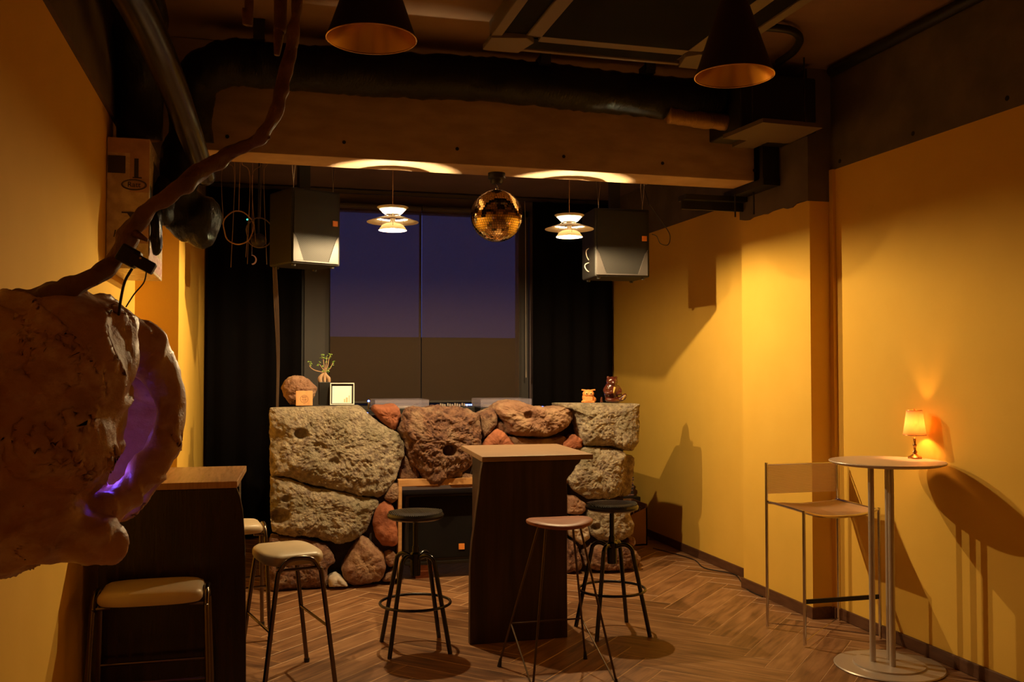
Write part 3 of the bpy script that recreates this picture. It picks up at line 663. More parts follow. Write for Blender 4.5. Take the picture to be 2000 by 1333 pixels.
# ================================================================== RECORD CRATE, CDS
cr = thing('record_crate', 'open kraft cardboard crate of records on the floor behind the counter', 'crate', (3.17, 7.95, .001))
w_, d_, h_ = .30, .36, .26
MB().prism([(-w_/2, 0), (w_/2, 0), (w_/2, .33), (-w_/2, .20)], -d_/2, -d_/2+.012, 1).bb((-w_/2, d_/2-.012, 0), (w_/2, d_/2, .36)).bb((-w_/2, -d_/2, 0), (w_/2, d_/2, .012)).bb((w_/2-.012, -d_/2, 0), (w_/2, d_/2, .36)).bb((-w_/2, -d_/2, 0), (-w_/2+.012, d_/2, .20)).build('box', M['box'], cr)
for i in range(13):
    x = 3.17-.125+i*.0185
    o = MB().bb((0, -.155, 0), (.006+.003*(i % 3), .155, .31)).build('record_sleeve', [M['sleeve'], M['sleeve2'], M['sleeve']][i % 3])
    o.location = (x, 7.95, .015+.004*(i % 2)); o.rotation_euler = (0, math.radians(5), 0)
    tag(o, 'record sleeve standing among others in the kraft crate', 'record', 'records in the kraft crate')
cdst = thing('low_shelf', 'low dark shelf between the counter and the curtain carrying disc stacks', 'shelf', (3.24, 8.35, 0))
MB().bb((-.2, -.14, .33), (.2, .14, .36)).build('board', M['black'], cdst)
MB().bb((-.2, -.14, 0), (-.17, .14, .33)).build('side_panel', M['black'], cdst); MB().bb((.17, -.14, 0), (.2, .14, .33)).build('side_panel', M['black'], cdst)
rc = random.Random(9); z = .361
for i in range(24):
    th = .0105
    o = MB().bb((-.062, -.07, 0), (.062, .07, th-.001)).build('disc_case', [M['cardd'], M['cardw'], M['cardp'], M['cardd']][rc.randrange(4)])
    o.location = (3.36-.03+rc.uniform(-.008, .008)-(.02 if i > 16 else 0), 8.33, z); z += th; o.rotation_euler = (0, 0, rc.uniform(-.06, .06))
    tag(o, 'plastic disc case in the stack at the right end of the counter', 'disc case', 'disc cases stacked on the low shelf')

# ================================================================== TABLES
def slab_table(name, label, tops, front, yf, zt, mt, mp, back, th=.03):
    cx = sum(p[0] for p in tops)/4; cy = sum(p[1] for p in tops)/4
    t = thing(name, label, 'table', (cx, cy, 0))
    MB().prism(tops, zt-th, zt).build('table_top', mt, t, world=True, bevel=.003)
    MB().prism(front, yf, yf+.045, 1).build('front_panel', mp, t, world=True, bevel=.004)
    x0, x1 = back[0], back[1]
    MB().bb((x0, yf+.045, .0), (x0+.03, back[2], zt-th)).build('side_panel', mp, t, world=True)
    MB().bb((x1-.03, yf+.045, .0), (x1, back[2], zt-th)).build('side_panel', mp, t, world=True)
    MB().bb((x0+.03, back[2]-.03, .0), (x1-.03, back[2], zt-th)).build('back_panel', mp, t, world=True)
    return t
zt = 1.05
front = [(1.24, 1.02), (1.232, .985), (1.225, .943), (1.218, .86), (1.201, .743), (1.190, .65), (1.178, .572), (1.168, .43), (1.166, .0), (1.742, .0), (1.740, .45), (1.742, .80), (1.739, .905), (1.752, .925), (1.765, .935), (1.785, .962), (1.795, .985), (1.817, 1.0), (1.828, 1.02)]
ct = slab_table('slab_table', 'tall brown plank pedestal table in front of the stone counter', [(1.235, 5.235), (1.90, 5.235), (1.93, 6.02), (1.285, 6.05)], front, 5.24, zt, M['tabtop'], M['tabbrown'], (1.305, 1.72, 5.80))
stk = MB().prism([(5.32, .86), (5.325, .96), (5.36, .99), (5.42, .97), (5.42, .87), (5.36, .83)], 1.3036, 1.3046, 0); stk.mat(1).prism([(5.335, .868), (5.34, .952), (5.36, .975), (5.405, .958), (5.405, .878), (5.36, .848)], 1.3030, 1.3036, 0)
stk.build('sticker', [M['white'], M['leaf']], ct, world=True)
fl = [(-.665, 1.02), (-.655, .8), (-.645, .7), (-.650, .4), (-.645, 0), (-.033, 0), (-.036, .4), (-.042, .75), (-.048, .85), (-.054, .92), (-.066, .98), (-.080, 1.02)]
lt = slab_table('slab_table', 'tall glossy black-brown plank table beside the left yellow wall', [(-.675, 4.395), (-.078, 4.395), (-.045, 5.08), (-.675, 5.10)], fl, 4.40, zt, M['tabtop2'], M['tabdark'], (-.64, -.07, 4.98))

# ================================================================== STOOLS
def ring(r, z, rad, n=40): return [(r*math.cos(2*PI*i/n), r*math.sin(2*PI*i/n), z) for i in range(n)]
st = thing('swivel_stool', 'black round swivel stool standing left of the brown pedestal table', 'stool', (.862, 5.27, 0), 0)
MB().lathe([(0, .752), (.12, .756), (.150, .748), (.158, .735), (.155, .722), (.135, .712), (0, .710)], n=40).build('seat', M['vinyl'], st, smooth=True)
rb = MB()
for i in range(-14, 15):
    x = i*.0103; L_ = math.sqrt(max(.149**2-x*x, 0)); rb.tube([(x, -L_, .7495), (x, -L_*.5, .7562), (x, 0, .7572), (x, L_*.5, .7562), (x, L_, .7495)], .003, 6)
rb.build('seat_ribs', M['vinyl'], st, smooth=True)
MB().tube([(0, 0, .42), (0, 0, .712)], .014, 12).build('spindle', M['blackm'], st, smooth=True)
MB().lathe([(0, .40), (.028, .40), (.03, .46), (.03, .52), (.02, .53), (.018, .56), (0, .56)], n=16).build('hub', M['blackm'], st, smooth=True)
for sx in (-1, 1):
    for sy in (-1, 1):
        MB().tube(spline([(.02*sx, .02*sy, .50), (.055*sx, .055*sy, .515), (.085*sx, .085*sy, .495), (.098*sx, .098*sy, .43), (.165*sx, .165*sy, .001)], 5), .0125, 12).build('leg', M['blackm'], st, smooth=True)
MB().tube(ring(.195, .25, 0), .008, 8, closed=True).build('foot_ring', M['blackm'], st, smooth=True)
dup(st, (2.035, 5.29, 0), math.radians(2), 'black round swivel stool standing right of the brown pedestal table')
# cream stools
def mk_cream():
    t = thing('cream_stool', '', 'stool')
    hx, hy = .150, .200
    poly = []
    for i in range(48):
        a_ = 2*PI*i/48; c_, s_ = math.cos(a_), math.sin(a_); e = .62
        poly.append((hx*math.copysign(abs(c_)**e, c_), min(max(hy*1.12*math.copysign(abs(s_)**e, s_), -hy), hy)))
    mb = MB(); vs = []; prof = [(.0, .598), (.80, .598), (.95, .602), (1.0, .615), (1.0, .632), (.97, .645), (.88, .655), (.5, .660), (0.0, .660)]
    n = 48
    for s_, z_ in prof: vs += [(x*max(s_, 1e-4), y*max(s_, 1e-4), z_) for x, y in poly]
    mb.add(vs, [(i*n+j, i*n+(j+1) % n, (i+1)*n+(j+1) % n, (i+1)*n+j) for i in range(len(prof)-1) for j in range(n)])
    mb.build('seat', M['cream'], t, smooth=True)
    for sy in (-1, 1):
        y0, y1 = sy*.215, sy*.235
        arch = [(-.175, y1, .012), (-.112, sy*.218, .52), (-.095, y0, .585), (-.06, y0, .628), (0, y0, .640), (.06, y0, .628), (.095, y0, .585), (.112, sy*.218, .52), (.175, y1, .012)]
        MB().tube(spline(arch, 6), .0115, 12).build('leg_arch', M['rod2'], t, smooth=True)
        MB().tube([(-.09, y0, .588), (.09, y0, .588)], .008, 8).tube([(-.09, y0, .588), (-.09, sy*.15, .592)], .008, 8).tube([(.09, y0, .588), (.09, sy*.15, .592)], .008, 8).build('seat_bracket', M['rod2'], t, smooth=True)
        for sx in (-1, 1): MB().lathe([(0, 0), (.015, 0), (.015, .02), (0, .022)], (sx*.175, y1, 0), 12).build('foot_cap', M['black'], t)
    for sx in (-1, 1): MB().tube([(sx*.138, -.225, .30), (sx*.138, .225, .30)], .007, 8).build('stretcher', M['rod2'], t, smooth=True)
    return t
M['rod2'] = mat('brown_chrome_tube', (.16, .12, .09), .22, metal=1)
cs = mk_cream(); p = at(561, 1068, 2, .66)
cs.location = (p.x, p.y, 0); cs.rotation_euler = (0, 0, math.radians(14)); cs['label'] = 'cream vinyl stool on the open floor right of the black-brown plank table'; cs['group'] = 'cream vinyl stools'
p = at(299, 1143, 2, .655); dup(cs, (p.x, p.y, 0), PI/2, 'nearest cream vinyl stool, in front of the black-brown plank table')
p = at(440, 1020, 2, .66); dup(cs, (p.x, p.y, 0), math.radians(97), 'cream vinyl stool mostly hidden behind the black-brown plank table')
# hairpin stool
hs = thing('rod_stool', 'reddish wooden-seat stool with thin rod legs before the brown pedestal table', 'stool', (1.49, 4.61, 0), 0)
mb = MB(); vs = []; n = 48; sp_ = [(0, 0), (.85, 0), (.98, .004), (1, .012), (.99, .020), (.93, .026), (.6, .024), (0, .020)]
for s_, dz in sp_:
    for i in range(n):
        a_ = 2*PI*i/n; x = .172*max(s_, 1e-4)*math.cos(a_); y = .15*max(s_, 1e-4)*math.sin(a_); vs.append((x, y, .752+dz+.45*x*x-.10*y*y))
mb.add(vs, [(i*n+j, i*n+(j+1) % n, (i+1)*n+(j+1) % n, (i+1)*n+j) for i in range(len(sp_)-1) for j in range(n)]).build('seat', M['seatwood'], hs, smooth=True)
feet = [(-.26, .215), (.215, .22), (.21, -.255), (-.20, -.20)]
for (fx, fy) in feet:
    tx, ty = (.09 if fx > 0 else -.09), (.06 if fy > 0 else -.06)
    MB().tube([(tx, ty, .753), (fx, fy, .012)], .006, 8).build('leg', M['rod'], hs, smooth=True)
    MB().tube([(fx, fy, .0), (fx-(fx-tx)*.035, fy-(fy-ty)*.035, .045)], [.012, .007], 10).build('foot_cap', M['black'], hs)
for s in (-1, 1):
    i0, i1 = ((1, 2) if s > 0 else (0, 3))
    f0, f1 = feet[i0], feet[i1]; tx, ty = (.09*s), .06
    m0 = Vector((f0[0]+(tx-f0[0])*.30, f0[1]+(ty-f0[1])*.30, .23))
    MB().tube([m0, (f1[0], f1[1], .012)], .0045, 8).build('brace', M['rod'], hs, smooth=True)
a0 = Vector((feet[0][0]+(-.09-feet[0][0])*.30, feet[0][1]+(.06-feet[0][1])*.30, .23)); a1 = Vector((feet[1][0]+(.09-feet[1][0])*.30, feet[1][1]+(.06-feet[1][1])*.30, .23))
MB().tube([a0, a1], .0045, 8).build('footrest', M['rod'], hs, smooth=True)
# chrome bar chair
bc = thing('bar_chair', 'chrome bar chair with clear ribbed cord seat and back beside the round table', 'chair', (3.197, 4.915, 0), 0)
hw, hd = .242, .20
r = .009
for sx in (-1, 1):
    MB().tube([(sx*hw, hd, .01), (sx*hw, hd, .985)], r, 10).build('leg', M['chrome'], bc, smooth=True)
    MB().tube([(sx*hw, -hd, .01), (sx*hw, -hd, .755)], r, 10).build('leg', M['chrome'], bc, smooth=True)
    MB().tube([(sx*(hw-.012), hd, .752), (sx*(hw-.012), -hd, .745)], r*.9, 8).build('seat_rail', M['chrome'], bc, smooth=True)
MB().tube(spline([(-hw, -hd, .748), (-hw*.6, -hd, .722), (0, -hd, .712), (hw*.6, -hd, .722), (hw, -hd, .748)], 6), r*.9, 8).build('seat_rail', M['chrome'], bc, smooth=True)
MB().tube(spline([(-hw, hd, .748), (-hw*.6, hd, .735), (0, hd, .73), (hw*.6, hd, .735), (hw, hd, .748)], 6), r*.9, 8).build('seat_rail', M['chrome'], bc, smooth=True)
MB().tube([(-hw, hd-.004, .975), (hw, hd-.004, .975)], .004, 8).build('top_rail', M['chrome'], bc, smooth=True)
sc = MB()
for i in range(74):
    y = -hd+.008+(2*hd-.016)*i/73; f_ = (i/73)
    sag = .715+.018*f_
    sc.tube([(-hw+.012, y, .746), (-hw*.6, y, sag+.010), (0, y, sag), (hw*.6, y, sag+.010), (hw-.012, y, .746)], .00215, 5)
sc.build('cord_seat', M['cane'], bc, smooth=True)
sb = MB()
for i in range(36):
    z_ = .80+i*.0048; sb.tube([(-hw, hd+.006, z_), (0, hd+.010, z_), (hw, hd+.006, z_)], .00205, 5)
sb.build('cord_back', M['cane'], bc, smooth=True)
MB().bb((-hw+.004, -hd-.004, .238), (hw-.004, -hd+.008, .262)).build('footrest', M['black'], bc)
xb = MB()
xb.tube([(-hw, hd, .03), (0, 0, .035), (hw, hd, .03)], .003, 6).tube([(-hw, -hd, .03), (0, 0, .035), (hw, -hd, .03)], .003, 6)
xb.build('cross_wire', M['chrome'], bc, smooth=True)
# round table
tx, ty = 3.188, 4.30
rt_ = thing('round_bar_table', 'tall round pale bar table on three steel tubes by the right wall', 'table', (tx, ty, 0))
MB().lathe([(0, 1.048), (.262, 1.048), (.288, 1.057), (.291, 1.062), (.288, 1.066), (0, 1.066)], n=64).build('table_top', M['roundtop'], rt_, smooth=True)
MB().lathe([(0, 1.040), (.12, 1.040), (.262, 1.048), (0, 1.048)], n=48).build('underside_plate', M['black'], rt_)
for x, y in ((-.070, .039), (.037, .046), (-.025, -.062)):
    MB().tube([(x, y, .012), (x, y, 1.042)], .0155, 16).build('column', M['steel'], rt_, smooth=True)
MB().lathe([(0, .001), (.272, .001), (.275, .005), (.27, .010), (.18, .012), (.178, .020), (.172, .022), (0, .022)], n=64).build('base_plate', M['steel'], rt_, smooth=True)
# table lamp
lm = thing('table_lamp', 'small lit table lamp with brass candlestick base on the round table', 'lamp', (3.418, 4.375, 1.0665))
MB().lathe([(0, 0), (.036, 0), (.036, .008), (.031, .012), (.020, .016), (.012, .024), (.010, .028), (.014, .034), (.007, .045), (.007, .062), (.011, .068), (.011, .074), (.006, .082), (.008, .105), (.010, .109), (.006, .114), (.004, .15), (0, .15)], n=24).build('base', M['brass'], lm, smooth=True)
s_ = MB().lathe([(.0585, .125), (.040, .258)], n=40).build('lamp_shade', M['lshade'], lm, smooth=True, solid=.0012)
MB().tube(ring(.0588, .125, 0), .0014, 6, closed=True).build('hem', M['brass'], s_); MB().tube(ring(.0403, .258, 0), .0014, 6, closed=True).build('hem', M['brass'], s_)
sf = MB().lathe([(0, .256), (.006, .256), (.006, .264), (0, .266)], n=10)
for k in range(3): sf.tube([(0, 0, .257), (.040*math.cos(k*2.1), .040*math.sin(k*2.1), .257)], .0012, 5)
sf.build('finial', M['brass'], lm)
MB().ell((0, 0, .185), (.013, .013, .02), 12, 8).build('bulb', mat('lamp_bulb', (1, .8, .5), .4, emis=(1, .45, .12), es=LAMP_W*250), lm, smooth=True)

# ================================================================== PENDANTS
YP = 6.05
def tier_pendant(px, py, label):
    p = at(px, py, 1, YP); t = thing('tiered_pendant_lamp', label, 'pendant lamp', (p.x, YP, 2.405))
    # heights above the bottom of the lamp
    MB().ell((0, 0, .038), (.011, .011, .011), 20, 14).build('bulb', M['bulb'], t, smooth=True)
    MB().lathe([(.046, .072), (.068, .060), (.090, .029)], n=48).build('lower_tier', M['opal'], t, smooth=True, solid=.002)
    MB().lathe([(.084, .110), (.12, .098), (.165, .082)], n=56).build('middle_tier', M['shade'], t, smooth=True, solid=.002)
    MB().lathe([(.048, .132), (.062, .142), (.078, .160), (.100, .178)], n=48).build('upper_tier', M['shade'], t, smooth=True, solid=.002)
    MB().lathe([(0, .058), (.017, .058), (.018, .155), (.010, .165), (0, .165)], n=20).build('lamp_holder', M['shade'], t, smooth=True)
    for k in range(3):
        a_ = k*2*PI/3+.4; c_, s_ = math.cos(a_), math.sin(a_)
        MB().tube([(c_*.016, s_*.016, .135), (c_*.055, s_*.055, .131), (c_*.078, s_*.078, .112), (c_*.08, s_*.08, .052)], .0016, 6).build('arm', M['chrome'], t)
    MB().tube([(0, 0, .165), (0, 0, 3.26-2.405)], .0022, 6).build('cord', M['cordt'], t)
    MB().lathe([(0, .83), (.03, .83), (.03, .855), (0, .855)], n=16).build('ceiling_cap', M['shade'], t)
tier_pendant(767, 440, 'lit tiered white pendant lamp left of the mirror ball')
tier_pendant(1112, 452, 'lit tiered white pendant lamp right of the mirror ball')
# mirror ball
bp = at(970, 422, 1, 5.86)
mbt = thing('mirror_ball', 'gold-toned mirror ball hanging under the beam', 'mirror ball', (bp.x, 5.86, bp.z))
R = .166
ball = MB(); nl = 34
for i in range(nl):
    t0, t1 = PI*i/nl, PI*(i+1)/nl; tm = (t0+t1)/2; k = max(4, int(round(2*PI*math.sin(tm)*R/(PI*R/nl))))
    for j in range(k):
        a0_, a1_ = 2*PI*j/k, 2*PI*(j+1)/k; g = .06
        aa, ab = a0_+(a1_-a0_)*g, a1_-(a1_-a0_)*g; ta_, tb_ = t0+(t1-t0)*g, t1-(t1-t0)*g
        q = lambda t_, a_, r_=R+.0015: (r_*math.sin(t_)*math.cos(a_), r_*math.sin(t_)*math.sin(a_), r_*math.cos(t_))
        ball.add([q(ta_, aa), q(tb_, aa), q(tb_, ab), q(ta_, ab)], [(0, 1, 2, 3)])
ball.build('mirror_tiles', M['mirror'], mbt, weld=False)
MB().ell((0, 0, 0), (R-.0005,)*3, 48, 32).build('core', M['ballcore'], mbt, smooth=True)
MB().lathe([(0, R), (.012, R), (.012, R+.006), (0, R+.006)], n=12).tube([(.009*math.cos(a_/6*PI), 0, R+.018+.012*math.sin(a_/6*PI)) for a_ in range(12)], .0015, 6, closed=True).build('hook', M['chrome'], mbt)
MB().tube([(0, .009*math.cos(a_/6*PI), R+.032+.012*math.sin(a_/6*PI)) for a_ in range(12)], .0015, 6, closed=True).build('chain_link', M['chrome'], mbt)
MB().lathe([(0, R+.038), (.034, R+.040), (.04, R+.050), (.04, R+.066), (.055, R+.074), (.055, ZB-bp.z-.001), (0, ZB-bp.z-.001)], n=28).build('motor', M['black'], mbt, smooth=True)
# cone pendants near the camera
def cone(px, py, label, rr):
    p = at(px, py, 2, 2.5); t = thing('cone_pendant_lamp', label, 'pendant lamp', (p.x, p.y, 2.5))
    ins = MB().lathe([(rr-.001, .002), (rr*.86, .045), (rr*.30, .25)], n=64).build('inner_reflector', M['copper'], t, smooth=True, auto=False)
    MB().lathe([(rr+.001, 0), (rr*.88, .045), (rr*.33, .255), (.03, .27), (.03, .33), (0, .335)], n=64).build('cone_shade', M['coneout'], t, smooth=True, auto=False)
    MB().tube(ring(rr, .0, 0, 64), .0022, 8, closed=True).build('rim', M['copper'], t, smooth=True)
    MB().ell((0, 0, .235), (.028, .028, .035), 16, 10).build('bulb', M['shade'], t, smooth=True)
    MB().tube([(0, 0, .33), (0, 0, ZC-2.5)], .003, 6).build('cord', M['cord'], t)
cone(726, 77, 'unlit copper-lined cone pendant lamp, the larger one at top left of the middle', .129)
cone(1434, 149, 'unlit copper-lined cone pendant lamp hanging at the right below the air conditioner', .127)

# ================================================================== HUNG SPEAKERS
def hung_speaker(name, loc, rz, label, w=.36, d=.33, h=.5):
    t = thing(name, label, 'speaker', loc, rz)
    MB().bb((-w/2, 0, 0), (w/2, d, h)).build('cabinet', M['spk'], t, bevel=.012)
    def panel(mb, poly, y0, y1, xs=1):
        mb.prism([(x, z) for x, z in poly], y0, y1, 1)
    MB().bb((-w/2+.02, -.006, .02), (w/2-.03, .002, h-.02)).build('grille', M['gmesh'], t)
    rim = MB(); a = -w/2+.012; b_ = w/2-.018
    rim.prism([(a, .012), (b_, .012), (b_, .022), (a, .022)], -.012, .0, 1)
    rim.prism([(a, .012), (a+.075, .022), (a+.022, .17), (a, .20)], -.010, .0, 1)
    rim.prism([(b_, .012), (b_-.075, .022), (b_-.022, .17), (b_, .20)], -.010, .0, 1)
    rim.build('lower_trim', M['spk2'], t, bevel=.002)
    MB().bb((b_-.045, -.014, h*.53), (b_-.008, -.006, h*.53+.037)).build('badge', M['logo_orange'], t, bevel=.002)
    for sx in (-1, 1):
        for y in (.04, d-.04): MB().lathe([(0, -.014), (.013, -.014), (.016, 0), (0, 0)], (sx*(w/2-.04), y, 0), 12).build('rubber_foot', M['black'], t)
    for sx in (-1, 1):
        z1 = 3.26-loc[2]
        MB().tube([(sx*w*.4, .04, h), (sx*w*.4, .04, h+.05), (sx*w*.37, .04, h+.16), (sx*w*.40, .04, z1)], .003, 6).tube([(sx*w*.4, .04, h+.02), (sx*w*.43, .04, h+.14), (sx*w*.44, .04, h+.2), (sx*w*.42, .04, z1)], .003, 6).build('suspension_wire', M['chrome'], t)
    MB().bb((-.04, d*.5, h), (.04, d*.5+.04, 3.26-loc[2])).build('bracket', M['black'], t)
    return t
def grille_mat():
    m = bpy.data.materials.new('perforated_grille'); m.use_nodes = True; nt = m.node_tree; N = nt.nodes; L = nt.links
    b = N['Principled BSDF']; tc = N.new('ShaderNodeTexCoord'); mp = N.new('ShaderNodeMapping'); mp.inputs['Scale'].default_value = (115, 1, 115); mp.inputs['Rotation'].default_value = (0, PI/4, 0)
    L.new(tc.outputs['Object'], mp.inputs[0]); v = N.new('ShaderNodeTexVoronoi'); v.inputs['Randomness'].default_value = 0; v.inputs['Scale'].default_value = 1
    L.new(mp.outputs[0], v.inputs[0]); r = N.new('ShaderNodeMapRange'); r.inputs[1].default_value = .32; r.inputs[2].default_value = .42
    L.new(v.outputs['Distance'], r.inputs[0]); mx = N.new('ShaderNodeMix'); mx.data_type = 'RGBA'
    mx.inputs[6].default_value = (.008, .008, .008, 1); mx.inputs[7].default_value = (.040, .035, .031, 1)
    L.new(r.outputs[0], mx.inputs[0]); L.new(mx.outputs[2], b.inputs['Base Color']); b.inputs['Roughness'].default_value = .6; b.inputs['Specular IOR Level'].default_value = .25
    return m
M['gmesh'] = grille_mat(); M['spk2'] = mat('speaker_trim', (.06, .05, .045), .5)
hung_speaker('hung_speaker', (.375, 6.38, 2.235), math.radians(24), 'black hung speaker left of the window, its lower grille lit')
hung_speaker('hung_speaker', (2.565, 6.44, 2.215), math.radians(-3), 'black hung speaker in front of the right curtain', w=.42)
cb = MB().tube(spline([at(1268, 400, 1, 6.7), at(1290, 430, 1, 6.75), at(1308, 458, 1, 6.8), at(1305, 478, 1, 6.8), at(1290, 476, 1, 6.75), at(1283, 462, 1, 6.7), at(1274, 458, 1, 6.65)], 6), .0035, 6)
cb.tube(spline([at(1268, 400, 1, 6.7), at(1262, 380, 1, 6.7), (2.72, 6.7, 3.26)], 4), .0035, 6)
tag(cb.build('speaker_cable', M['black'], smooth=True), 'thin black cable looping beside the right hung speaker', 'cable')
cb = MB().tube(spline([at(1170, 482, 1, 6.6), at(1146, 488, 1, 6.6), at(1150, 508, 1, 6.6), at(1170, 512, 1, 6.6)], 6), .004, 6).tube(spline([at(1172, 510, 1, 6.6), at(1144, 516, 1, 6.6), at(1148, 530, 1, 6.6), at(1172, 536, 1, 6.6)], 6), .004, 6)
tag(cb.build('plug_cable', M['cordw'], smooth=True), 'pale looped cable at the left side of the right hung speaker', 'cable')

# ================================================================== CEILING GEAR
zc = 3.30
ac = thing('ceiling_air_conditioner', 'square ceiling cassette air conditioner with dark centre grille', 'air conditioner', (1.86, 4.32, zc))
A = .68
body = MB().bb((-A+.03, -A+.03, .02), (A-.03, A-.03, ZC-zc-.002)).build('body', M['ac'], ac)
pn = MB()
for sx in (-1, 1):
    pn.bb((sx*A, -A+.16, 0), (sx*(A-.055), A-.16, .02)); pn.bb((-A+.16, sx*A, 0), (A-.16, sx*(A-.03), .02))
    pn.bb((sx*.42, -.42, -.004), (sx*.50, .42, .02)); pn.bb((-.42, sx*.42, -.004), (.42, sx*.50, .02))
pn.build('bezel', M['ac'], ac, bevel=.004)
for sx in (-1, 1):
    for sy in (-1, 1): MB().prism([(sx*A, sy*A), (sx*A, sy*(A-.20)), (sx*.50, sy*.44), (sx*.44, sy*.50), (sx*(A-.20), sy*A)], -.012, .02).build('corner_cover', M['ac'], ac, bevel=.004)
MB().bb((-.42, -.42, -.002), (.42, .42, .018)).build('intake_grille', M['grille'], ac)
for sx in (-1, 1):
    MB().bb((sx*.50, -.44, .010), (sx*(A-.055), .44, .016)).build('vent', M['grille'], ac); MB().bb((-.44, sx*.50, .010), (.44, sx*(A-.03), .016)).build('vent', M['grille'], ac)
def wrinkle(pts, r, n, amp, sd):
    mb = MB(); P = spline(pts, n); rs = r if hasattr(r, '__len__') else [r]*2
    rr = lerp_list(rs, len(P)); mb.tube(P, rr, 36)
    o = len(mb.v)-len(P)*36; off = Vector((sd*5.1, sd, 0))
    for i, c in enumerate(P):
        for j in range(36):
            v = Vector(mb.v[o+i*36+j]); d = (v-c).normalized()
            q = (noise.noise(v*9+off)*.6+noise.noise(Vector((v.x*30, v.y*9, v.z*9))+off)*.6+noise.noise(v*40+off)*.25)*amp
            mb.v[o+i*36+j] = tuple(v+d*q)
    return mb
dct = thing('wrapped_duct', 'black plastic-wrapped duct running along the concrete beam', 'duct', (1.4, 5.38, 3.2))
wrinkle([(-.02, 5.40, 3.235), (.6, 5.40, 3.235), (1.4, 5.39, 3.25), (2.1, 5.38, 3.23), (2.785, 5.36, 3.215)], .128, 22, .016, 1).build('duct_run', M['duct'], dct, smooth=True, world=True, auto=False)
wrinkle([(.0, 5.40, 3.235), (-.18, 5.38, 3.22), (-.31, 5.34, 3.12), (-.35, 5.36, 2.98), (-.35, 5.40, 2.78)], [.128, .12, .115], 14, .016, 2).build('elbow', M['duct'], dct, smooth=True, world=True, auto=False)
for x in (1.62, 2.28, .0):
    MB().bb((x-.03, 5.25, ZC-.09), (x+.03, 5.28, ZC-.001)).bb((x-.03, 5.255, 3.33), (x+.03, 5.37, 3.385)).build('hanger_strap', M['black'], dct, world=True)
M['foil'] = mat('amber_foil_wrap', (.30, .17, .06), .3, metal=.6, bump=.8, bscale=20, bdist=.01, stretch=(6, 1, 1))
wrinkle([(2.42, 5.33, 3.108), (2.62, 5.32, 3.09), (2.86, 5.30, 3.075)], [.055, .05], 14, .008, 6).build('foil_patch', M['foil'], dct, smooth=True, world=True, auto=False)
fb = thing('duct_fan_box', 'black fan box on a hung board at the right end of the duct', 'fan box', (3.05, 5.3, 2.95))
MB().bb((2.80, 5.12, 3.0), (3.32, 5.53, 3.34)).build('box', M['black'], fb, world=True, bevel=.01)
q = [at(px, py, 2, 2.95) for px, py in ((1412, 271), (1490, 239), (1607, 250), (1540, 281))]
M['board'] = mat('dark_painted_board', (.10, .065, .04), .7)
MB().prism([(v.x, v.y) for v in q], 2.95, 2.975).bb((2.95, 5.0, 2.975), (3.1, 5.5, 3.0))  .build('board', M['board'], fb, world=True)
for x, y in ((2.86, 5.08), (3.20, 5.06)): MB().tube([(x, y, 2.96), (x, y, ZC)], .005, 6).build('threaded_rod', M['pipe'], fb, world=True)
sb_ = thing('steel_bracket', 'black steel bracket where the beam meets the right pilaster', 'bracket', (3.26, 5.8, 2.7))
MB().bb((3.202, 5.56, 2.80), (3.322, 5.60, ZC-.01)).bb((3.202, 5.955, 2.80), (3.322, 5.985, ZC-.01)).bb((3.245, 5.60, 2.80), (3.265, 5.96, ZC-.01)).bb((3.202, 5.55, 2.755), (3.322, 6.1, 2.80)).build('upright', M['black'], sb_, world=True)
MB().bb((2.85, 5.98, 2.72), (3.322, 6.10, 2.755)).bb((2.85, 6.04, 2.66), (3.322, 6.06, 2.72)).build('flange', M['black'], sb_, world=True)
for x in (3.20, 3.27): MB().tube([(x, 5.93 if x < 3.25 else 5.8, 2.60), (x, 5.93 if x < 3.25 else 5.8, 2.76)], .006, 8).build('bolt', M['black'], sb_, world=True)
cdt = tag(MB().tube([(3.455, 1.0, 3.405), (3.455, 5.16, 3.405)], .033, 12).build('ceiling_conduit', M['black'], smooth=True), 'black conduit along the top of the right wall', 'conduit')
lp = [at(px, py, 2, 3.40) for px, py in ((1480, 52), (1540, 58), (1562, 75), (1550, 100), (1520, 122))]
tag(MB().tube(spline(lp, 6), .022, 10).build('bent_conduit', M['black'], smooth=True), 'short bent black conduit on the ceiling beside the right cone lamp', 'conduit')
# concrete tie holes on right wall
for i, (px, py) in enumerate(((1640, 315), (1783, 261), (1967, 192))):
    p = at(px, py, 0, XR-.007); o = MB().tube([(p.x+.004, p.y, p.z), (p.x-.001, p.y, p.z)], .013, 12).build('trim_hole', M['dark']); o.name = 'trim_%d' % (8+i); o['kind'] = 'structure'

# ------------------------------------------------------------------ left ceiling corner: ducts, pipe, wrapped box
ld = thing('left_duct', 'black wrapped duct coming along the left ceiling and dropping to the box', 'duct', (-.5, 5.0, 3.0))
wrinkle([(-.50, 2.2, 3.25), (-.51, 3.4, 3.25), (-.53, 4.5, 3.22), (-.55, 4.85, 3.14), (-.575, 5.03, 2.98), (-.575, 5.06, 2.70)], [.12, .12, .12, .12, .115, .105], 18, .014, 3).build('duct_run', M['duct'], ld, smooth=True, world=True, auto=False)
pp = [at(px, py, 1, y) for px, py, y in ((225, -60, 3.6), (262, 0, 3.9), (305, 90, 4.3), (338, 170, 4.6), (362, 235, 4.85), (385, 300, 5.05), (402, 350, 5.2))]
tag(MB().tube(spline(pp, 6), lerp_list([.075, .070, .062, .05], 37), 24).build('vent_pipe', M['pipe'], smooth=True, auto=False), 'smooth dark grey pipe slanting down from the left ceiling', 'pipe')
def dsp(c): return (noise.noise(c*11)*.5+noise.noise(Vector((c.x*34, c.y*16, c.z*16)))*.5+abs(noise.noise(c*24))*.4)*.016
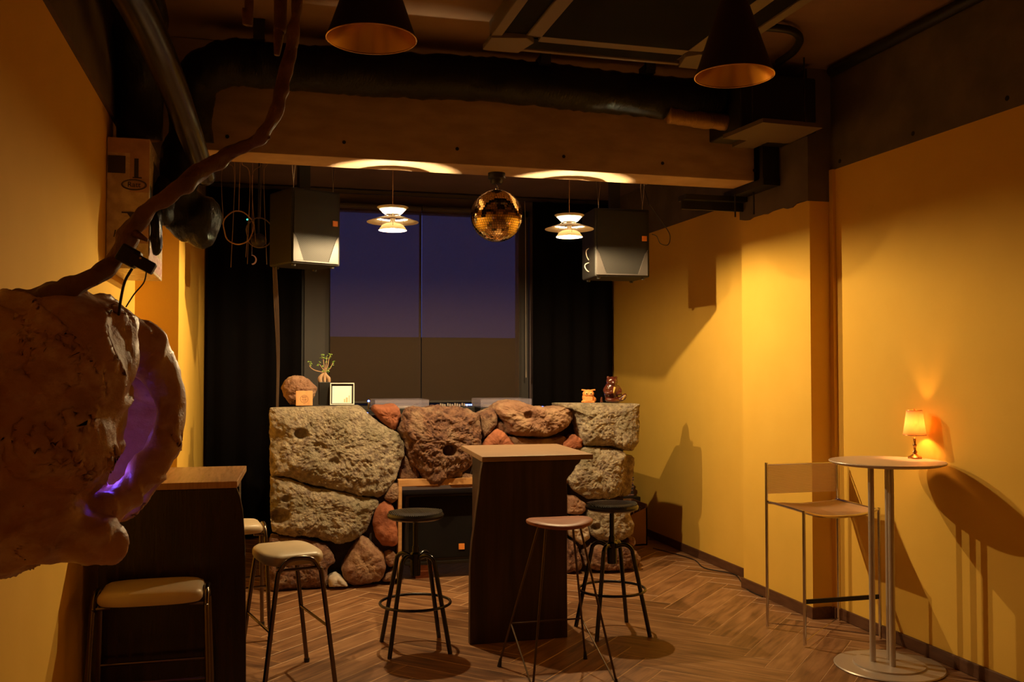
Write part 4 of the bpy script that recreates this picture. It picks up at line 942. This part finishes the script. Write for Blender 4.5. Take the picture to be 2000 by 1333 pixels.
b = MB().ell(at(378, 425, 1, 5.45), (.155, .14, .14)).ell(at(345, 400, 1, 5.4), (.10, .12, .11)).ell(at(350, 330, 1, 5.35), (.10, .12, .22)).ell(at(395, 455, 1, 5.45), (.075, .09, .09)).ell(at(318, 390, 1, 5.12), (.05, .08, .13)).ell(at(305, 455, 1, 4.95), (.030, .04, .12)).ell(at(322, 420, 1, 5.05), (.04, .09, .06))
blob('wrapped_bundle', b, M['duct'], dct, .014, 5, dsp, world=True)
bx = thing('sticker_covered_box', 'tall wrapped box covered in stickers high on the left wall', 'box', (-.615, 5.1, 2.0))
bw = .166; X0, X1, Z0, Z1 = XL+.002, XL+.002+bw+.03, 2.035, 2.675
MB().bb((X0, 4.93, Z0), (X1, 5.60, Z1)).build('carton', M['card'], bx, world=True, bevel=.004)
def sticker(x0, x1, z0, z1, m, nm='sticker', y=4.928):
    MB().bb((x0, y-.001, z0), (x1, y+.0005, z1)).build(nm, m, bx, world=True)
sticker(X0+.005, X1-.002, 2.60, 2.67, M['cardp']); sticker(X0+.105, X1-.002, 2.41, 2.60, M['cardp']); sticker(X0+.105, X1-.002, 2.16, 2.27, M['cardp'])
sticker(X0+.005, X0+.085, 2.50, 2.585, M['cardd'], y=4.926); sticker(X0+.125, X0+.145, 2.48, 2.575, M['cardd'], y=4.926); sticker(X0+.118, X0+.160, 2.478, 2.484, M['cardd'], y=4.926)
sticker(X0+.07, X0+.165, 2.305, 2.312, M['cardd'], y=4.926)
MB().prism([(X0+.09, 2.312), (X0+.165, 2.312), (X0+.155, 2.27), (X0+.135, 2.25)], 4.924, 4.927, 1).build('sticker', M['cardd'], bx, world=True)
zc_ = 2.445; xc_ = X0+.125
MB().tube([(xc_+.056*math.cos(a_*PI/20), 4.925, zc_+.025*math.sin(a_*PI/20)) for a_ in range(40)], .0022, 5, closed=True).tube([(xc_+.051*math.cos(a_*PI/20), 4.925, zc_+.021*math.sin(a_*PI/20)) for a_ in range(40)], .0008, 5, closed=True).build('logo_ring', M['cardd'], bx, world=True)
def btext(s, size, x, z, ry=0):
    o = text('lettering', s, size, M['cardd'], bx, (x+.615, 4.924-5.1, z-2.0), (PI/2, ry, 0)); return o
btext('Ratt', .036, xc_, zc_); btext('K', .052, X0+.05, 2.20, .2); btext('X', .032, X0+.135, 2.15); btext('F', .038, X0+.03, 2.075); btext('A', .045, X0+.14, 2.285)
for (y0, y1, z0, z1, m_) in ((4.95, 5.02, 2.33, 2.45, 'cardd'), (5.05, 5.3, 2.25, 2.40, 'cardd'), (4.94, 5.58, 2.05, 2.14, 'cardw'), (5.1, 5.5, 2.45, 2.6, 'cardd')):
    MB().bb((X1-.0005, y0, z0), (X1+.001, y1, z1)).build('sticker', M[m_], bx, world=True)
# loose cables left of the left speaker
cb = MB(); rr_ = random.Random(12)
for k, pxx in enumerate((438, 452, 456, 481, 484, 500, 522)):
    x = at(pxx, 400, 1, 6.9).x; z_ = rr_.uniform(2.25, 2.8)
    cb.tube(spline([(x+rr_.uniform(-.10, .10), 6.9, 3.255), (x+rr_.uniform(-.05, .05), 6.88, 3.0), (x+rr_.uniform(-.03, .03), 6.92, 2.9), (x, 6.9, z_)], 6), .0018, 6)
tag(cb.build('hanging_wires', M['cordt'], smooth=True), 'cluster of thin wires hanging left of the left speaker', 'wires')
for k, (px, py, r_, m_, lb) in enumerate(((466, 445, .10, 'cordt', 'large coil of brown cable hanging left of the left speaker'), (508, 455, .09, 'cord', 'coil of cable touching the side of the left speaker'))):
    c = at(px, py, 1, 6.75)
    mb = MB().tube([(c.x+r_*math.cos(i*PI/16)*(1+.05*math.sin(i)), c.y+.02*math.sin(i*.4), c.z+r_*1.15*math.sin(i*PI/16)) for i in range(32)], .0045, 8, closed=True)
    mb.tube([(c.x, c.y+.02, c.z+r_*1.13), (c.x+.01, c.y+.02, 3.255)], .003, 6)
    tag(mb.build('cable_coil', M[m_], smooth=True), lb, 'cable')
pw_ = thing('wall_spotlight', 'dark round spotlight with a green indicator hanging left of the left speaker', 'spotlight', at(505, 470, 1, 7.0))
MB().ell((0, 0, 0), (.055, .07, .05), 20, 12).build('housing', M['coneout'], pw_, smooth=True)
MB().tube([(0, 0, .045), (0, 0, 3.255-pw_.location.z)], .006, 8).build('stem', M['black'], pw_)
o = MB().ell(at(483, 429, 1, 6.85)-pw_.location, (.006, .006, .006), 10, 8).build('indicator_light', M['gled'], pw_)
c = at(492, 508, 1, 7.0); ph = []
for i in range(13):
    a_ = -PI/2+PI*i/12*.95+.1; ph.append((c.x+.034*math.cos(a_), c.z+.036*math.sin(a_)))
inner = [(c.x-.006+.030*math.cos(-PI/2+PI*i/12*.95+.1), c.z+.002+.030*math.sin(-PI/2+PI*i/12*.95+.1)) for i in range(12, -1, -1)]
cm = MB().prism(ph+inner, 6.995, 7.0, 1).tube([(c.x, 7.0, c.z+.03), (c.x, 7.0, 3.255)], .0015, 5)
tag(cm.build('hanging_crescent', M['purple']), 'small pale pink crescent ornament hanging below the coils', 'ornament')
cb = MB()
for k in range(4): cb.tube(spline([at(533+k*2, 515, 1, 6.86), at(536+k*2.5, 600, 1, 7.2), at(541+k*1.5, 700, 1, 7.5), at(540+k, 800, 1, 7.6)], 6), .004, 6)
tag(cb.build('cable_bundle', M['cord'], smooth=True), 'bundle of cables dropping from the left speaker to the counter', 'cable')
cb = MB().tube(spline([(3.30, 7.6, .006), (3.42, 7.1, .006), (3.36, 6.75, .006), (3.47, 6.5, .006), (3.40, 6.25, .006), (3.318, 6.0, .006), (3.315, 5.8, .006)], 6), .004, 6)
tag(cb.build('floor_cable', M['black'], smooth=True), 'thin black cable lying on the floor along the right wall', 'cable')

# ================================================================== DRIFTWOOD BRANCH + BURL LAMP
YK = 2.55
bpts = [(-70, 640), (0, 602), (60, 588), (120, 566), (178, 545), (215, 520), (243, 485), (262, 440), (300, 400), (350, 368), (405, 328), (450, 300), (490, 282), (520, 255), (537, 215), (552, 165), (566, 100), (577, 40), (582, -40)]
brad = [22, 21, 20, 19, 17, 15, 18, 17, 15, 15, 16, 14, 12, 12, 13, 13, 11, 10, 12]
P = [at(px, py, 1, YK+.02*math.sin(i*1.3)) for i, (px, py) in enumerate(bpts)]
SP = spline(P, 8); rr = [r_*.001395 for r_ in lerp_list(brad, len(SP))]
mb = MB().tube(SP, rr, 24)
nv = len(SP)*24
for i, c in enumerate(SP):
    for j in range(24):
        v = Vector(mb.v[i*24+j]); d = (v-c).normalized()
        mb.v[i*24+j] = tuple(v+d*((noise.noise(v*22)*.9+noise.noise(Vector((v.x*30, v.y*60, v.z*30)))*.5)*rr[i]*.55))
# upper end reaches the ceiling
top = SP[-1]
mb.tube(spline([top, top+Vector((.01, .01, .2)), Vector((top.x+.03, top.y, 3.438))], 6), lerp_list([.017, .014, .012], 13), 14)
for (px, py), (qx, qy) in (((490, 282), (528, 268)), ((200, 530), (188, 556)), ((262, 455), (288, 470))):
    mb.tube([at(px, py, 1, YK), at(qx, qy, 1, YK-.02)], [.012, .004], 10)
tag(mb.build('driftwood_branch', M['twig'], smooth=True, auto=False), 'long crooked driftwood branch rising from lower left to the ceiling', 'branch')
def short_twig(pts, r, lb, y=2.5):
    Q = [at(px, py, 1, y) for px, py in pts]; Q = [Vector((Q[0].x, Q[0].y, 3.438))]+Q
    s_ = spline(Q, 6); m_ = MB().tube(s_, lerp_list([r*.8]+r_l(r, len(pts)), len(s_)), 12)
    tag(m_.build('hanging_stick', M['twig'], smooth=True, auto=False), lb, 'stick')
def r_l(r, n): return [r*(1-.6*(i/(n-1))**2) for i in range(n)]
short_twig([(487, -10), (480, 20), (478, 48)], .012, 'short pointed stick end hanging at the top, left of the branch')
short_twig([(548, -10), (545, 60), (541, 108)], .018, 'dark thick stick hanging just left of the branch top', 2.6)
# clip + cables
cl = thing('clip_lamp_socket', 'black plastic clamp and plug fastened to the branch', 'socket', at(262, 505, 1, YK-.03))
o = MB().box((-.012, 0, .005), (.05, .05, .045), ry=.5).build('clamp', M['black'], cl, bevel=.006)
MB().box((.022, -.012, -.014), (.06, .035, .030), ry=.5).build('plug', M['black'], cl, bevel=.004)
MB().box((.018, -.0305, -.002), (.005, .002, .005)).build('contact', M['chrome'], cl)
MB().tube(spline([at(258, 525, 1, YK-.04), at(244, 550, 1, YK-.04), at(236, 585, 1, YK-.04), at(232, 615, 1, YK)], 6), .0035, 8).build('thick_cable', M['black'], cl, smooth=True, world=True)
MB().tube(spline([at(286, 530, 1, YK-.04), at(281, 552, 1, YK-.04), at(262, 575, 1, YK-.02), at(246, 600, 1, YK)], 6), .0018, 8).build('thin_cable', M['black'], cl, smooth=True, world=True)
# burl
px2m = .00140
def E(mb, px, py, rx, rz, y=YK, ry=.12, rot=0): mb.ell(at(px, py, 1, y), (rx*px2m, ry, rz*px2m), 28, 18, Matrix.Rotation(rot, 3, 'Y'))
def Tb(mb, pts, k=6):
    S = spline([at(p[0], p[1], 1, p[3]) for p in pts], k); mb.tube(S, lerp_list([p[2]*px2m for p in pts], len(S)), 18)
bl = thing('burl_lamp', 'big hollow brown burl at lower left with violet light inside', 'lamp', at(110, 830, 1, YK+.05))
mb = MB()
E(mb, 55, 790, 172, 205, 2.60, .17); E(mb, 125, 720, 115, 140, 2.58, .15); E(mb, 15, 960, 135, 150, 2.60, .15); E(mb, 185, 655, 75, 66, 2.64, .13)
E(mb, 100, 850, 110, 110, 2.55, .13, 0); E(mb, 75, 1015, 85, 80, 2.58, .13)
Tb(mb, [(150, 640, 62, 2.66), (200, 645, 60, 2.64), (226, 690, 46, 2.60), (222, 735, 36, 2.58), (196, 790, 30, 2.58)])
Tb(mb, [(215, 650, 50, 2.74), (290, 690, 46, 2.78), (324, 745, 34, 2.77), (333, 800, 28, 2.76), (320, 855, 31, 2.74), (299, 905, 32, 2.72), (266, 945, 32, 2.70), (225, 980, 30, 2.66), (190, 1005, 32, 2.64)], 8)
Tb(mb, [(100, 1030, 60, 2.58), (160, 1045, 46, 2.57), (205, 1058, 38, 2.58), (232, 1063, 34, 2.60)])
E(mb, 250, 840, 92, 190, 2.95, .03, .15); E(mb, 300, 740, 50, 60, 2.88, .07); 
Tb(mb, [(170, 1012, 38, 2.66), (200, 980, 28, 2.70), (215, 950, 24, 2.72)])
def bd(c):
    w = noise.noise(c*3.2)*.020+noise.noise(c*7+Vector((1, 2, 3)))*.011
    q = c+Vector((noise.noise(c*4), noise.noise(c*4+Vector((5, 5, 5))), noise.noise(c*4+Vector((9, 1, 4)))))*.08
    r1 = 1-abs(noise.noise(Vector((q.x*9, q.y*9, q.z*6))))*2
    return w+max(r1-.5, 0)*.030+noise.noise(Vector((c.x*60, c.y*60, c.z*22)))*.0018
o = blob('burl_shell', mb, M['burl'], bl, .0075, 5, bd, world=True)
for v in o.data.vertices: v.co.x = max(v.co.x, XL+.004-bl.location.x)
MB().box(at(168, 935, 1, 2.72)-bl.location, (.030, .006, .045), ry=.6).build('violet_light_strip', M['uv'], bl)
light('violet_glow', at(262, 840, 1, 2.80), .012, (.20, .10, 1), .01)
l_ = light('violet_glow', at(215, 925, 1, 2.70), .22, (.16, .07, 1), .01)
# wire hanger of the burl
MB().tube([at(165, 585, 1, 2.58), at(158, 572, 1, 2.58), at(146, 566, 1, 2.58), at(134, 574, 1, 2.58)], .017, 12).build('knob', M['burl'], bl, smooth=True, world=True)
